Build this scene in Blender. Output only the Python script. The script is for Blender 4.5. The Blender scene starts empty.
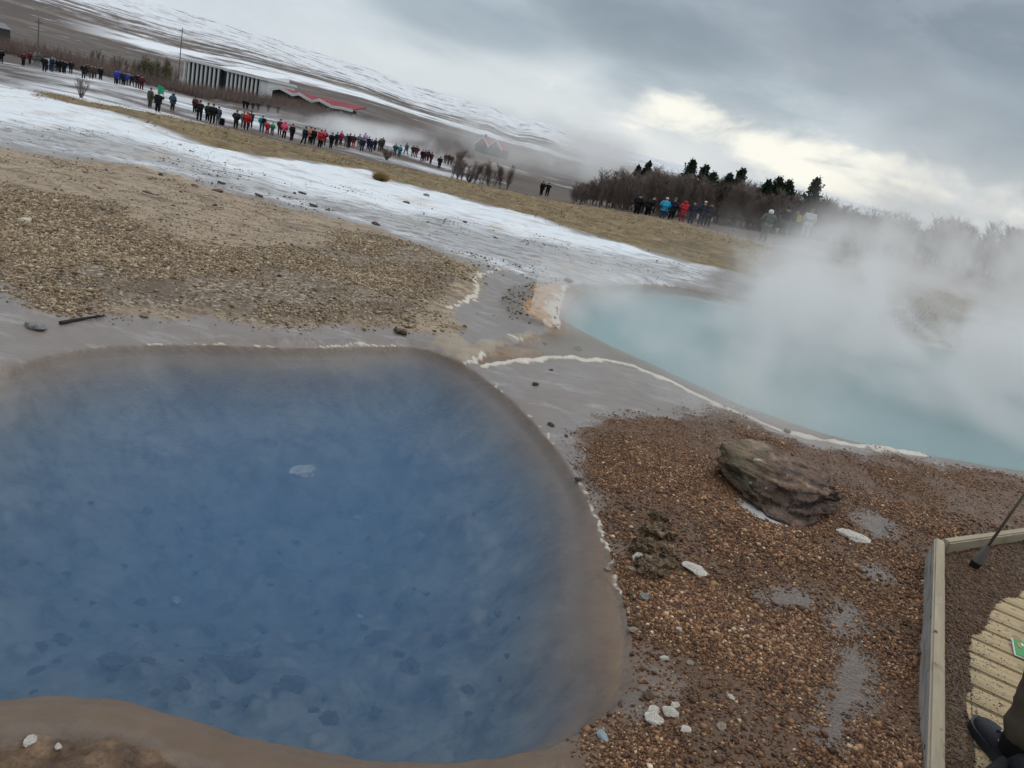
import bpy, bmesh, math, random
import numpy as np
from mathutils import Vector, Matrix, Euler, Quaternion

random.seed(7)
RNG = np.random.default_rng(11)
S = bpy.context.scene
COL = S.collection
R = math.radians

# ------------------------------------------------------------------ camera
F_PX, W, H = 769.0, 1024, 768
ROLL, PITCH, CAM_H = R(13.5), R(17.8), 1.65
cp, sp, cr, sr = math.cos(PITCH), math.sin(PITCH), math.cos(ROLL), math.sin(ROLL)
FWD = np.array([0, cp, -sp]); R0 = np.array([1.0, 0, 0]); U0 = np.array([0, sp, cp])
RIGHT = cr*R0 + sr*U0
UP = -sr*R0 + cr*U0
EYE = np.array([0, 0, CAM_H])
cam_data = bpy.data.cameras.new('camera')
cam = bpy.data.objects.new('camera', cam_data); COL.objects.link(cam)
m = Matrix(((RIGHT[0], UP[0], -FWD[0], EYE[0]), (RIGHT[1], UP[1], -FWD[1], EYE[1]), (RIGHT[2], UP[2], -FWD[2], EYE[2]), (0, 0, 0, 1)))
cam.matrix_world = m
cam_data.sensor_width = 36.0
cam_data.lens = 36.0*F_PX/W
cam_data.clip_start = 0.05
cam_data.clip_end = 30000
S.camera = cam

def ray(px, py):
    return FWD + RIGHT*((px-512)/F_PX) + UP*((384-py)/F_PX)
def at_depth(px, py, d):
    return EYE + ray(px, py)*d
def az_of(px, py):
    v = ray(px, py); return math.atan2(v[0], v[1])
def elev_of(px, py):
    v = ray(px, py); return math.atan2(v[2], math.hypot(v[0], v[1]))

# ------------------------------------------------------------------ noise (numpy)
def _hash(ix, iy, seed):
    h = (ix.astype(np.int64)*374761393 + iy.astype(np.int64)*668265263 + seed*144269) & 0xffffffff
    h = ((h ^ (h >> 13))*1274126177) & 0xffffffff
    return ((h ^ (h >> 16)) & 0xffff)/65535.0
def vnoise(x, y, seed=0):
    x = np.asarray(x, float); y = np.asarray(y, float)
    ix = np.floor(x); iy = np.floor(y); fx = x-ix; fy = y-iy
    u = fx*fx*fx*(fx*(fx*6-15)+10); v = fy*fy*fy*(fy*(fy*6-15)+10)
    a = _hash(ix, iy, seed); b = _hash(ix+1, iy, seed); c = _hash(ix, iy+1, seed); d = _hash(ix+1, iy+1, seed)
    return (a*(1-u)+b*u)*(1-v) + (c*(1-u)+d*u)*v
def fbm(x, y, scale, octs=4, seed=0, gain=.5):
    t = 0; a = 1; n = 0
    x = np.asarray(x, float)*scale; y = np.asarray(y, float)*scale
    for o in range(octs):
        t = t + a*(vnoise(x, y, seed+o*17)-.5); n += a*.5
        a *= gain; x = x*2.03+5.1; y = y*2.03+1.7
    return t/n            # about -1..1
def cells(x, y, scale, seed=0):
    """distance to the nearest jittered cell point (0..~1), and that cell's random number"""
    x = np.asarray(x, float)*scale; y = np.asarray(y, float)*scale
    ix = np.floor(x); iy = np.floor(y)
    best = np.full(x.shape, 9.0); rnd = np.zeros(x.shape)
    for dx in (-1, 0, 1):
        for dy in (-1, 0, 1):
            cx = ix+dx; cy = iy+dy
            d = np.hypot(cx+_hash(cx, cy, seed)-x, cy+_hash(cx, cy, seed+5)-y)
            k = d < best
            best = np.where(k, d, best); rnd = np.where(k, _hash(cx, cy, seed+9), rnd)
    return best, rnd
def sstep(a, b, x):
    t = np.clip((x-a)/(b-a), 0, 1); return t*t*(3-2*t)

# ------------------------------------------------------------------ terrain base height
CTRL = []                                       # (az, ln r, z)
def ctrl_depth(px, py, d):
    p = at_depth(px, py, d); CTRL.append((math.atan2(p[0], p[1]), math.log(math.hypot(p[0], p[1])), p[2]))
def ctrl_plane(px, py, z=0.0):
    v = ray(px, py); t = (z-CAM_H)/v[2]; p = EYE+v*t
    CTRL.append((math.atan2(p[0], p[1]), math.log(math.hypot(p[0], p[1])), z)); return p
for a in np.linspace(-.85, .85, 9):
    CTRL.append((a, math.log(8.0), 0.0)); CTRL.append((a, math.log(13.0), 0.0))
RIDGE_PX = [(20, 88), (60, 93), (110, 101), (160, 112), (205, 121), (250, 131), (300, 143), (350, 154), (400, 165), (440, 172), (500, 186), (570, 203), (640, 214), (700, 227), (760, 242), (850, 262)]
for x, y in RIDGE_PX:
    p = ctrl_plane(x, y+(5.5 if x < 520 else 2.5), -.02)
    a = math.atan2(p[0], p[1]); r = math.hypot(p[0], p[1])
    CTRL.append((a, math.log(40.0), CAM_H-40*(CAM_H+.02)/r-.35))
for x, y, d in [(1, 62, 101), (45, 70, 100), (100, 81, 98), (141, 90, 95), (150, 108.5, 68), (172, 113, 72), (200, 120, 73), (235, 129, 75), (270, 134.5, 77),
                (310, 145.5, 78), (340, 150, 88), (370, 154.5, 95), (400, 160, 102), (440, 169, 108), (545, 195, 100), (680, 224, 56), (640, 215, 62), (767, 238, 44), (807, 241, 42), (900, 262, 44),
                (600, 206, 78), (740, 228, 70), (850, 250, 62), (1000, 285, 60),
                (247, 113, 140), (268, 114, 140), (190, 92, 235), (268, 98, 240), (350, 116, 215), (490, 152, 300), (60, 60, 150), (600, 185, 240), (850, 226, 240), (1020, 268, 240)]:
    ctrl_depth(x, y, d)
CTRL = np.array(CTRL)
KA = 2.2
def _phi(d2): return np.where(d2 > 1e-12, .5*d2*np.log(d2+1e-12), 0.0)
_px = CTRL[:, 0]*KA; _py = CTRL[:, 1]; _n = len(CTRL)
_A = np.zeros((_n+3, _n+3))
_A[:_n, :_n] = _phi((_px[:, None]-_px[None])**2 + (_py[:, None]-_py[None])**2) + np.eye(_n)*.002
_A[:_n, _n] = 1; _A[:_n, _n+1] = _px; _A[:_n, _n+2] = _py; _A[_n:, :_n] = _A[:_n, _n:].T
_w = np.linalg.solve(_A, np.concatenate([CTRL[:, 2], np.zeros(3)]))

SKY_PX = [(-150, -105), (0, -52), (100, -18), (156, 0), (190, 11), (228, 23), (266, 37), (298, 49), (343, 63), (367, 69.5), (410, 86), (453, 99), (483, 107), (492, 107.5), (502, 113), (523, 120), (533, 119.5), (557, 126), (562, 130), (588, 138), (627, 150), (700, 168), (810, 190), (833, 197), (900, 214), (1024, 244), (1200, 285)]
_saz = np.array([az_of(*q) for q in SKY_PX]); _sel = np.array([elev_of(*q) for q in SKY_PX])
R_RIDGE = 4200.0
def zbase(x, y):
    x = np.asarray(x, float); y = np.asarray(y, float)
    shp = x.shape; x = x.ravel(); y = y.ravel()
    r = np.hypot(x, y)+1e-6; az = np.arctan2(x, y); azc = np.clip(az, -.72, .8)
    lr = np.clip(np.log(r), math.log(8.0), math.log(250.0))
    qx = azc*KA; z = _w[_n] + _w[_n+1]*qx + _w[_n+2]*lr
    for i in range(_n):
        z = z + _w[i]*_phi((qx-_px[i])**2 + (lr-_py[i])**2)
    z = z*sstep(9.5, 14.0, r)
    far = r > 250
    if far.any():
        e0 = np.arctan2(z-CAM_H, 250.0)
        es = np.interp(az, _saz, _sel)
        t = np.clip(np.log(r/250.0)/math.log(R_RIDGE/250.0), 0, 1)
        g = t*(.55+.45*t)
        e = e0+(es-e0)*g
        zf = CAM_H+r*np.tan(e)
        beyond = np.clip((r-R_RIDGE)/3000.0, 0, 1)
        zf = zf - beyond*(120+zf*.6)
        z = np.where(far, zf, z)
    return z.reshape(shp)

_TS = np.geomspace(.7, 900, 900)
def P(px, py):
    """where the sight line of a pixel of the photograph meets the ground: world x, y, z"""
    v = ray(px, py); pts = EYE[None]+v[None]*_TS[:, None]
    d = pts[:, 2]-zbase(pts[:, 0], pts[:, 1])
    k = np.where(d < 0)[0]
    if len(k) == 0: return pts[-1]
    i = k[0]
    if i == 0: return pts[0]
    f = d[i-1]/(d[i-1]-d[i])
    return pts[i-1]*(1-f)+pts[i]*f
def flat(px, py, z=0.0):
    v = ray(px, py); return EYE+v*((z-CAM_H)/v[2])
def chaikin(pts, n=2, closed=True):
    p = np.array(pts, float)
    for _ in range(n):
        if closed: q = np.roll(p, -1, 0)
        else: p, q = p[:-1], p[1:]
        a = p*.75+q*.25; b = p*.25+q*.75
        p = np.stack([a, b], 1).reshape(-1, p.shape[1])
    return p
def world_poly(pix, n=2, closed=True, near=False, zz=0.0):
    pts = [(flat(*q, zz) if near else P(*q))[:2] for q in pix]
    return chaikin(pts, n, closed)
def seg_dist(x, y, poly, closed=True, lim=3.0):
    """unsigned distance to a polyline and the inside test"""
    x = np.asarray(x, float); y = np.asarray(y, float)
    d = np.full(x.shape, lim); inside = np.zeros(x.shape, bool)
    lo = poly.min(0)-lim; hi = poly.max(0)+lim
    k = (x > lo[0]) & (x < hi[0]) & (y > lo[1]) & (y < hi[1])
    if not k.any(): return d, inside
    xx = x[k]; yy = y[k]; dd = np.full(xx.shape, lim*lim); ins = np.zeros(xx.shape, bool)
    n = len(poly)
    for i in range(n if closed else n-1):
        ax, ay = poly[i]; bx, by = poly[(i+1) % n]
        ex = bx-ax; ey = by-ay; L = ex*ex+ey*ey+1e-12
        t = np.clip(((xx-ax)*ex+(yy-ay)*ey)/L, 0, 1)
        dd = np.minimum(dd, (xx-ax-t*ex)**2+(yy-ay-t*ey)**2)
        if closed:
            c = ((ay > yy) != (by > yy)) & (xx < (bx-ax)*(yy-ay)/(by-ay+1e-15)+ax)
            ins ^= c
    d[k] = np.sqrt(dd); inside[k] = ins
    return d, inside
def sdist(x, y, poly, lim=3.0):
    d, i = seg_dist(x, y, poly, True, lim)
    return np.where(i, d, -d)

# ------------------------------------------------------------------ areas traced on the ground (photo pixels -> world)
POOL_A = world_poly([(-260, 520), (-190, 425), (-90, 392), (0, 371), (40, 357), (90, 348), (150, 344), (220, 346), (300, 349), (370, 347), (415, 347), (450, 357), (478, 373), (505, 395), (532, 421), (556, 450), (578, 480), (598, 520), (612, 570), (624, 620), (628, 660), (618, 697), (590, 727), (540, 752), (470, 763), (400, 764), (330, 757), (280, 747), (220, 730), (165, 711), (110, 700), (60, 697), (0, 698), (-90, 706), (-220, 690), (-300, 620)], near=True, zz=-.045)
RIM_A = world_poly([(476, 371), (505, 393), (532, 419), (556, 448), (577, 479), (597, 518), (611, 568), (621, 610)], 2, False, near=True, zz=-.03)
RIM_A2 = world_poly([(120, 344), (170, 341), (220, 344), (300, 347), (370, 345), (416, 345)], 2, False, near=True, zz=-.03)
POOL_B = world_poly([(470, 368), (505, 361), (540, 358), (580, 357), (620, 362), (660, 376), (700, 396), (740, 416), (790, 433), (840, 443), (890, 449), (950, 461), (1024, 474), (1120, 492), (1260, 500), (1330, 470), (1300, 420), (1150, 385), (1024, 362), (960, 346), (900, 334), (800, 312), (700, 290), (640, 283), (600, 287), (572, 283), (564, 294), (557, 312), (563, 330), (545, 331), (520, 343), (490, 354)], near=True, zz=-.045)
DEEP_B = world_poly([(566, 300), (562, 316), (580, 326), (612, 340), (650, 358), (690, 379), (740, 401), (800, 422), (860, 438), (920, 451), (1024, 468), (1120, 485), (1240, 490), (1300, 465), (1270, 425), (1140, 390), (1020, 367), (955, 351), (895, 339), (800, 318), (700, 296), (640, 290), (600, 292)], near=True, zz=-.045)
RIM_B = world_poly([(471, 368), (490, 364), (520, 360), (545, 358), (580, 357), (620, 362), (660, 375), (700, 395), (740, 415), (790, 432), (840, 442), (890, 448), (950, 461)], 2, False, near=True, zz=-.02)
ORANGE = world_poly([(507, 290), (520, 284), (552, 282), (577, 285), (566, 293), (563, 300), (556, 313), (562, 331), (545, 326), (525, 322), (507, 318), (500, 305)], near=True)
ORANGE_CORE = world_poly([(531, 287), (552, 283), (577, 285), (566, 293), (563, 300), (556, 313), (562, 331), (545, 324), (524, 312), (533, 300)], near=True)
ORANGE_EDGE = world_poly([(577, 284), (565, 292), (562, 302), (554, 313), (560, 330)], 1, False, near=True)
SPITS = [world_poly(q, 2, True, near=True) for q in (
    [(506, 333), (522, 328), (540, 331), (545, 335), (530, 338), (512, 337)],
    [(470, 340), (495, 338), (517, 343), (541, 345), (536, 350), (520, 352), (500, 351), (485, 350)],
    [(440, 335), (465, 338), (487, 350), (480, 356), (462, 361), (452, 352), (425, 343)])]
SPIT_EDGES = [world_poly(q, 2, False, near=True) for q in (
    [(507, 334), (518, 337), (530, 338), (544, 335)], [(498, 351), (515, 353), (535, 351), (542, 346), (528, 344), (520, 340)], [(455, 357), (466, 360), (480, 355), (486, 350)],
    [(504, 267), (490, 274), (478, 278), (473, 284), (477, 292), (474, 300), (478, 305)], [(445, 312), (455, 308), (465, 303), (473, 297)],
    )]
TAN = world_poly([(-200, 120), (-60, 140), (0, 148), (60, 158), (120, 167), (180, 180), (240, 196), (300, 211), (340, 222), (385, 233), (425, 248), (455, 262), (477, 276), (475, 296), (455, 311), (470, 335), (440, 340), (400, 329), (330, 331), (260, 328), (200, 322), (110, 320), (50, 318), (18, 305), (10, 280), (-30, 268), (-200, 250)], near=False)
TAN_ROUGH = world_poly([(-200, 215), (-30, 200), (40, 196), (90, 208), (110, 232), (200, 248), (300, 262), (345, 250), (335, 236), (380, 236), (425, 250), (440, 270), (436, 290), (418, 312), (395, 324), (330, 329), (260, 326), (200, 320), (110, 318), (50, 316), (18, 303), (10, 280), (-30, 266), (-200, 250)])
SNOW = world_poly([(-250, 20), (0, 66), (20, 90), (60, 100), (105, 109), (140, 121), (172, 135), (215, 150), (260, 158), (310, 164), (372, 172), (388, 182), (430, 192), (480, 205), (530, 217), (575, 233), (625, 247), (680, 262), (725, 274), (690, 288), (640, 283), (600, 285), (560, 278), (520, 268), (480, 262), (440, 250), (400, 236), (350, 222), (300, 208), (240, 193), (180, 177), (120, 164), (60, 155), (0, 146), (-200, 118)])
SNOW_DIRTY = world_poly([(-200, 108), (0, 128), (60, 134), (120, 140), (180, 158), (260, 185), (330, 203), (400, 216), (470, 226), (540, 246), (640, 262), (725, 274), (690, 288), (640, 283), (600, 285), (560, 278), (520, 268), (480, 262), (440, 250), (400, 236), (350, 222), (300, 208), (240, 193), (180, 177), (120, 164), (60, 155), (0, 146), (-200, 118)])
GRASS = world_poly([(15, 88), (60, 94), (110, 103), (160, 114), (205, 123), (250, 133), (300, 145), (350, 156), (400, 167), (440, 174), (500, 188), (570, 205), (640, 216), (700, 229), (760, 244), (850, 264), (960, 290), (1100, 320), (1100, 350), (1000, 335), (900, 305), (800, 285), (735, 272), (680, 260), (620, 245), (572, 231), (525, 215), (480, 204), (430, 191), (388, 181), (372, 171), (310, 163), (260, 157), (215, 149), (172, 134), (140, 122), (105, 113), (60, 105), (25, 96)])
BROWN = world_poly([(590, 425), (640, 420), (690, 418), (715, 405), (745, 420), (790, 438), (850, 450), (930, 462), (1024, 478), (1200, 505), (1500, 600), (1500, 900), (1000, 1050), (600, 900), (575, 790), (600, 745), (640, 700), (648, 660), (632, 600), (612, 545), (592, 490), (580, 450)], near=True)
BANK = world_poly([(-400, 740), (0, 728), (60, 722), (130, 728), (200, 752), (270, 775), (330, 790), (420, 795), (520, 775), (600, 745), (640, 900), (300, 1300), (-600, 1000)], near=True, zz=.055)
PUDDLES = [world_poly(q, 2, True, near=True) for q in (
    [(850, 516), (868, 512), (888, 518), (898, 530), (892, 541), (876, 540), (862, 530)], [(818, 622), (832, 606), (852, 607), (860, 620), (852, 636), (830, 640)],
    [(830, 690), (848, 675), (866, 688), (868, 705), (845, 700)], [(748, 597), (775, 592), (806, 599), (822, 610), (800, 614), (765, 609)],
    [(836, 650), (856, 648), (872, 680), (868, 705), (852, 730), (842, 770), (806, 775), (806, 725), (824, 700), (834, 675)], [(862, 575), (880, 571), (897, 577), (892, 584), (872, 583)],
    [(630, 695), (643, 702), (640, 715), (628, 712)])]
ICE_STRIP = world_poly([(733, 500), (748, 507), (770, 520), (788, 530), (780, 535), (760, 527), (742, 514)], near=True)
# timber edging of the walkway: corner and two ends (outer faces)
E_CORNER = flat(935, 537, .115)[:2]; E_NEAR = flat(927, 800, .115)[:2]; E_FAR = flat(1180, 505, .115)[:2]
def unit(v): return v/np.linalg.norm(v)
U1 = unit(E_NEAR-E_CORNER); U2 = unit(E_FAR-E_CORNER)
WALK = np.array([E_CORNER, E_NEAR+U1*2.0, E_NEAR+U1*2.0+np.array([5.0, 0]), E_FAR])
N1 = np.array([-U1[1], U1[0]]); N1 = N1 if N1@(E_FAR-E_CORNER) > 0 else -N1
N2 = np.array([-U2[1], U2[0]]); N2 = N2 if N2@(E_NEAR-E_CORNER) > 0 else -N2
MOUND = flat(1005, 352)[:2]
WATER_Z = -.045
# ------------------------------------------------------------------ ground heights and surface kinds
def soft(sd, w): return np.clip(.5+sd/(2*w), 0, 1)
def ground(x, y):
    x = np.asarray(x, float); y = np.asarray(y, float)
    r = np.hypot(x, y)
    z = zbase(x, y)
    A = {}
    near = np.exp(-(r/14.0)**2)
    n1 = fbm(x, y, 1.3, 4, 3); n2 = fbm(x, y, 7.0, 3, 8); n3 = fbm(x, y, .35, 4, 21); n4 = fbm(x, y, 19, 2, 123); n5 = fbm(x, y, 11, 3, 223)
    wob = n2*.05+n1*.04
    dA = sdist(x, y, POOL_A, 2.5)+wob*.35
    dB = sdist(x, y, POOL_B, 2.5)+wob*.6
    dDeepB = sdist(x, y, DEEP_B, 2.5)+n1*.1
    tan = sdist(x, y, TAN, 2.0)+wob*2.2+n1*.12; rough = sdist(x, y, TAN_ROUGH, 2.0)+wob*3+n1*.2
    brown = sdist(x, y, BROWN, 1.5)+wob*2.0
    bank = sdist(x, y, BANK, 1.5)+wob
    snow = sdist(x, y, SNOW, 3.0)+n1*.35+wob*2; dirty = sdist(x, y, SNOW_DIRTY, 3.0)
    grass = sdist(x, y, GRASS, 3.0)+n1*.45+n2*.2
    walk = sdist(x, y, WALK, 2.0)
    lip = sstep(2.6, 1.9, y)*sstep(-.5, .2, y)                      # the bank on this side of the blue pool
    lip = np.maximum(lip, sstep(-1.0, -1.8, x)*sstep(2.4, 1.8, y))
    # near relief
    z = z + near*(n3*.03+n1*.012)
    flats = np.maximum(soft(dA+.5, .45), soft(dB+.75, .6))
    flats = flats*(1-soft(tan, .25))*(1-soft(brown, .15))
    z = z*(1-flats) + flats*(-.032+.004*n2)
    z = z + soft(tan, .5)*(.05+.03*n1+.012*n2*soft(rough, .3))
    z = z + soft(brown, .2)*(.02+.022*n1+.008*n2)*sstep(-.05, .5, dA*-1)
    z = z + soft(snow, .6)*(.05+.05*n1)*sstep(9, 12, r)
    z = z + soft(grass, .8)*(.02+.07*fbm(x, y, .9, 3, 31)+.03*n2)*sstep(150, 60, r)
    # lip of the blue pool on the near side, then the bank
    out = -dA
    z = z + lip*(.035*sstep(-.01, .10, out)+.075*sstep(.08, .45, out))
    z = z + lip*soft(bank, .08)*(.03*n2+.03*fbm(x, y, 16, 4, 4))
    # rims
    rim = np.zeros(x.shape); rimw = np.zeros(x.shape)
    for pl, w, h in [(RIM_B, .042, .026), (RIM_A, .011, .009), (RIM_A2, .013, .008), (ORANGE_EDGE, .10, .03)]+[(e, .022, .016) for e in SPIT_EDGES]:
        d, _ = seg_dist(x+.05*n2+.03*n4, y+.05*fbm(x, y, 9, 2, 77)+.03*n5, pl, False, .6)
        w0 = w; w = w*np.clip(.85+.75*n5+.5*n2, .3, 1.7)
        f = np.exp(-(d/w)**2)*np.clip(.75+.6*n2+.5*n1, .15, 1.3)
        rim = np.maximum(rim, f*h)
        rimw = np.maximum(rimw, np.exp(-(d/(w*1.35))**2)*(1.0 if w0 > .015 else .72))
    # pools
    shelf = (.03+.13*sstep(3.9, 2.6, y)*sstep(-.4, .3, x))*(1-lip)+.02
    depA = .006+.05*sstep(0, shelf, dA)+.26*sstep(shelf*.5, shelf+.38, dA)+.36*sstep(shelf, shelf+1.3, dA)+.12*lip*sstep(.02, .25, dA)
    c1, k1 = cells(x+.15*n1, y+.15*n2, 2.6, 40); c2, k2 = cells(x, y, 7.5, 44)
    lumps = (.05*sstep(.6, .2, c1)*(k1 > .6)+.03*sstep(.5, .2, c2)*(k2 > .5)+.02*n2)*sstep(.2, .6, dA)
    depB = .010+.018*sstep(0, .3, dB)+.9*sstep(-.05, .55, dDeepB)
    z = np.where(dA > 0, WATER_Z-np.maximum(depA-lumps, .004), z)
    z = np.where((dA <= 0) & (dA > -.06), np.minimum(z, np.maximum(WATER_Z+.002+(-dA)*(.2+.9*lip), -9)), z)
    z = np.where(dB > 0, WATER_Z-depB, z)
    z = np.where((dB <= 0) & (dB > -.06), np.minimum(z, WATER_Z+.002+(-dB)*.35), z)
    org = sdist(x, y, ORANGE, 1.0)+wob+.04*n4; core = sdist(x, y, ORANGE_CORE, 1.0)+wob+.07*n5
    z = z + soft(org, .15)*(.04+.02*n2)
    for s in SPITS:
        z = z + soft(sdist(x, y, s, .6)+wob, .06)*.03
    z = z + rim
    for p in PUDDLES:
        pass
    # walkway: soil held by the timber edging, thinning out over the planks
    z = z - .05*soft(brown, .2)*sstep(-.22, -.02, walk)
    inn = soft(walk-.03, .03)
    z = z*(1-inn) + inn*(.045+.012*n1+.006*n2)
    dedge = np.minimum((x-E_CORNER[0])*N1[0]+(y-E_CORNER[1])*N1[1]-.11*sstep(1.0, .5, (x-E_CORNER[0])*U1[0]+(y-E_CORNER[1])*U1[1]), ((x-E_CORNER[0])*N2[0]+(y-E_CORNER[1])*N2[1])*.42)
    z = z - inn*.055*sstep(.15, .25, dedge+.05*n1+.03*n2)
    # grassy mound beyond the far pool
    mz = np.exp(-(((x-MOUND[0])/1.7)**2+((y-MOUND[1])/1.0)**2))
    z = z + .42*mz*(1+.3*n1)
    # far fields: low roughness that grows with distance
    z = z + sstep(250, 900, r)*fbm(x, y, .0016, 5, 60)*np.minimum(r*.0065, 24)
    # surface kinds
    A['bed'] = np.clip(dA/.6, 0, 1)
    A['tan'] = soft(tan, .12); A['rough'] = soft(rough, .3)
    A['brown'] = soft(brown+.12*fbm(x, y, 3.1, 3, 12), .16)
    A['bank'] = soft(bank, .1)*lip
    A['lip'] = np.maximum(lip*(dA < .0), sstep(-.42, -.1, dA)*(dA < 0)*sstep(3.9, 2.9, y))
    A['snow'] = soft(snow, .5)
    A['dirty'] = soft(dirty, .9)
    A['grass'] = np.maximum(soft(grass, .4), sstep(.25, .6, mz))
    A['orange'] = soft(org, .1)*.5+soft(core, .07)*.5
    A['sinter'] = np.clip(rimw, 0, 1)
    pd = np.full(x.shape, -1.0)
    for p in PUDDLES: pd = np.maximum(pd, sdist(x, y, p, .5)+.04*n2+.03*n1)
    A['puddle'] = soft(pd+.03, .075)
    A['ice'] = soft(sdist(x, y, ICE_STRIP, .5)+.03*n2, .03)
    sp = np.zeros(x.shape)
    for s in SPITS: sp = np.maximum(sp, soft(sdist(x, y, s, .6)+wob, .05))
    A['spit'] = sp
    A['soil'] = inn
    A['far'] = sstep(28, 60, r)
    A['depth'] = np.where(dA > 0, depA, np.where(dB > 0, depB, 0))
    A['poolb'] = soft(dDeepB, .15)
    A['_dA'] = dA; A['_dB'] = dB; A['_walk'] = walk
    return z, A

# ------------------------------------------------------------------ node helpers
def new_mat(name):
    m = bpy.data.materials.new(name); m.use_nodes = True
    nt = m.node_tree; nt.nodes.clear()
    return m, NB(nt)
class NB:
    def __init__(s, nt): s.nt = nt
    def n(s, t, **kw):
        nd = s.nt.nodes.new(t)
        for k, v in kw.items(): setattr(nd, k, v)
        return nd
    def put(s, sock, v):
        if v is None: return
        if hasattr(v, 'is_output') or isinstance(v, bpy.types.NodeSocket): s.nt.links.new(v, sock)
        else:
            if isinstance(v, (tuple, list)) and len(v) == 3 and sock.type == 'RGBA': v = (*v, 1)
            sock.default_value = v
    def math(s, op, a, b=None, c=None, clamp=False):
        nd = s.n('ShaderNodeMath', operation=op, use_clamp=clamp)
        s.put(nd.inputs[0], a); s.put(nd.inputs[1], b); s.put(nd.inputs[2], c)
        return nd.outputs[0]
    def attr(s, name): return s.n('ShaderNodeAttribute', attribute_name=name).outputs['Fac']
    def attrc(s, name): return s.n('ShaderNodeAttribute', attribute_name=name).outputs['Color']
    def coord(s, which='Object'): return s.n('ShaderNodeTexCoord').outputs[which]
    def mapping(s, vec, scale=(1, 1, 1), loc=(0, 0, 0), rot=(0, 0, 0)):
        nd = s.n('ShaderNodeMapping'); s.put(nd.inputs['Vector'], vec)
        nd.inputs['Scale'].default_value = scale; nd.inputs['Location'].default_value = loc; nd.inputs['Rotation'].default_value = rot
        return nd.outputs[0]
    def noise(s, vec, scale, detail=4, rough=.55, dist=0, out='Fac', ntype=None):
        nd = s.n('ShaderNodeTexNoise'); s.put(nd.inputs['Vector'], vec); s.put(nd.inputs['Scale'], scale)
        nd.inputs['Detail'].default_value = detail; nd.inputs['Roughness'].default_value = rough; nd.inputs['Distortion'].default_value = dist
        return nd.outputs[out]
    def voro(s, vec, scale, feature='F1', out='Distance', rand=1.0):
        nd = s.n('ShaderNodeTexVoronoi', feature=feature); s.put(nd.inputs['Vector'], vec); s.put(nd.inputs['Scale'], scale)
        nd.inputs['Randomness'].default_value = rand
        return nd.outputs[out]
    def ramp(s, fac, stops, interp='LINEAR'):
        nd = s.n('ShaderNodeValToRGB'); s.put(nd.inputs[0], fac); e = nd.color_ramp.elements; nd.color_ramp.interpolation = interp
        while len(e) < len(stops): e.new(.5)
        for i, (p, c) in enumerate(stops):
            e[i].position = p; e[i].color = (*c, 1) if len(c) == 3 else c
        return nd.outputs[0]
    def mr(s, v, a, b, c=0.0, d=1.0, smooth=False):
        nd = s.n('ShaderNodeMapRange', interpolation_type='SMOOTHSTEP' if smooth else 'LINEAR'); nd.clamp = True
        s.put(nd.inputs[0], v); s.put(nd.inputs[1], a); s.put(nd.inputs[2], b); s.put(nd.inputs[3], c); s.put(nd.inputs[4], d)
        return nd.outputs[0]
    def mix(s, f, a, b, blend='MIX'):
        nd = s.n('ShaderNodeMix', data_type='RGBA', blend_type=blend)
        s.put(nd.inputs[0], f); s.put(nd.inputs[6], a); s.put(nd.inputs[7], b)
        return nd.outputs[2]
    def mixf(s, f, a, b):
        nd = s.n('ShaderNodeMix', data_type='FLOAT'); s.put(nd.inputs[0], f); s.put(nd.inputs[2], a); s.put(nd.inputs[3], b)
        return nd.outputs[0]
    def bump(s, h, strength=.5, dist=.01, normal=None):
        nd = s.n('ShaderNodeBump'); s.put(nd.inputs['Height'], h); s.put(nd.inputs['Strength'], strength); s.put(nd.inputs['Distance'], dist); s.put(nd.inputs['Normal'], normal)
        return nd.outputs[0]
    def principled(s, color, rough=.8, normal=None, spec=.4, metal=0, **kw):
        nd = s.n('ShaderNodeBsdfPrincipled')
        s.put(nd.inputs['Base Color'], color); s.put(nd.inputs['Roughness'], rough); s.put(nd.inputs['Specular IOR Level'], spec); s.put(nd.inputs['Metallic'], metal); s.put(nd.inputs['Normal'], normal)
        return nd.outputs[0]
    def out(s, surf=None, vol=None):
        nd = s.n('ShaderNodeOutputMaterial'); s.put(nd.inputs['Surface'], surf); s.put(nd.inputs['Volume'], vol)
def simple(name, c, rough=.8, var=.25, scale=8, bump=.0, spec=.3, metal=0):
    """plain material with a little tone variation"""
    m, b = new_mat(name); v = b.coord('Object')
    n = b.noise(v, scale, 4)
    col = b.mix(n, tuple(q*(1-var) for q in c), tuple(min(1, q*(1+var)) for q in c))
    nrm = b.bump(b.noise(v, scale*3, 4), bump, .01) if bump else None
    b.out(b.principled(col, rough, nrm, spec, metal))
    return m

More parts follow.
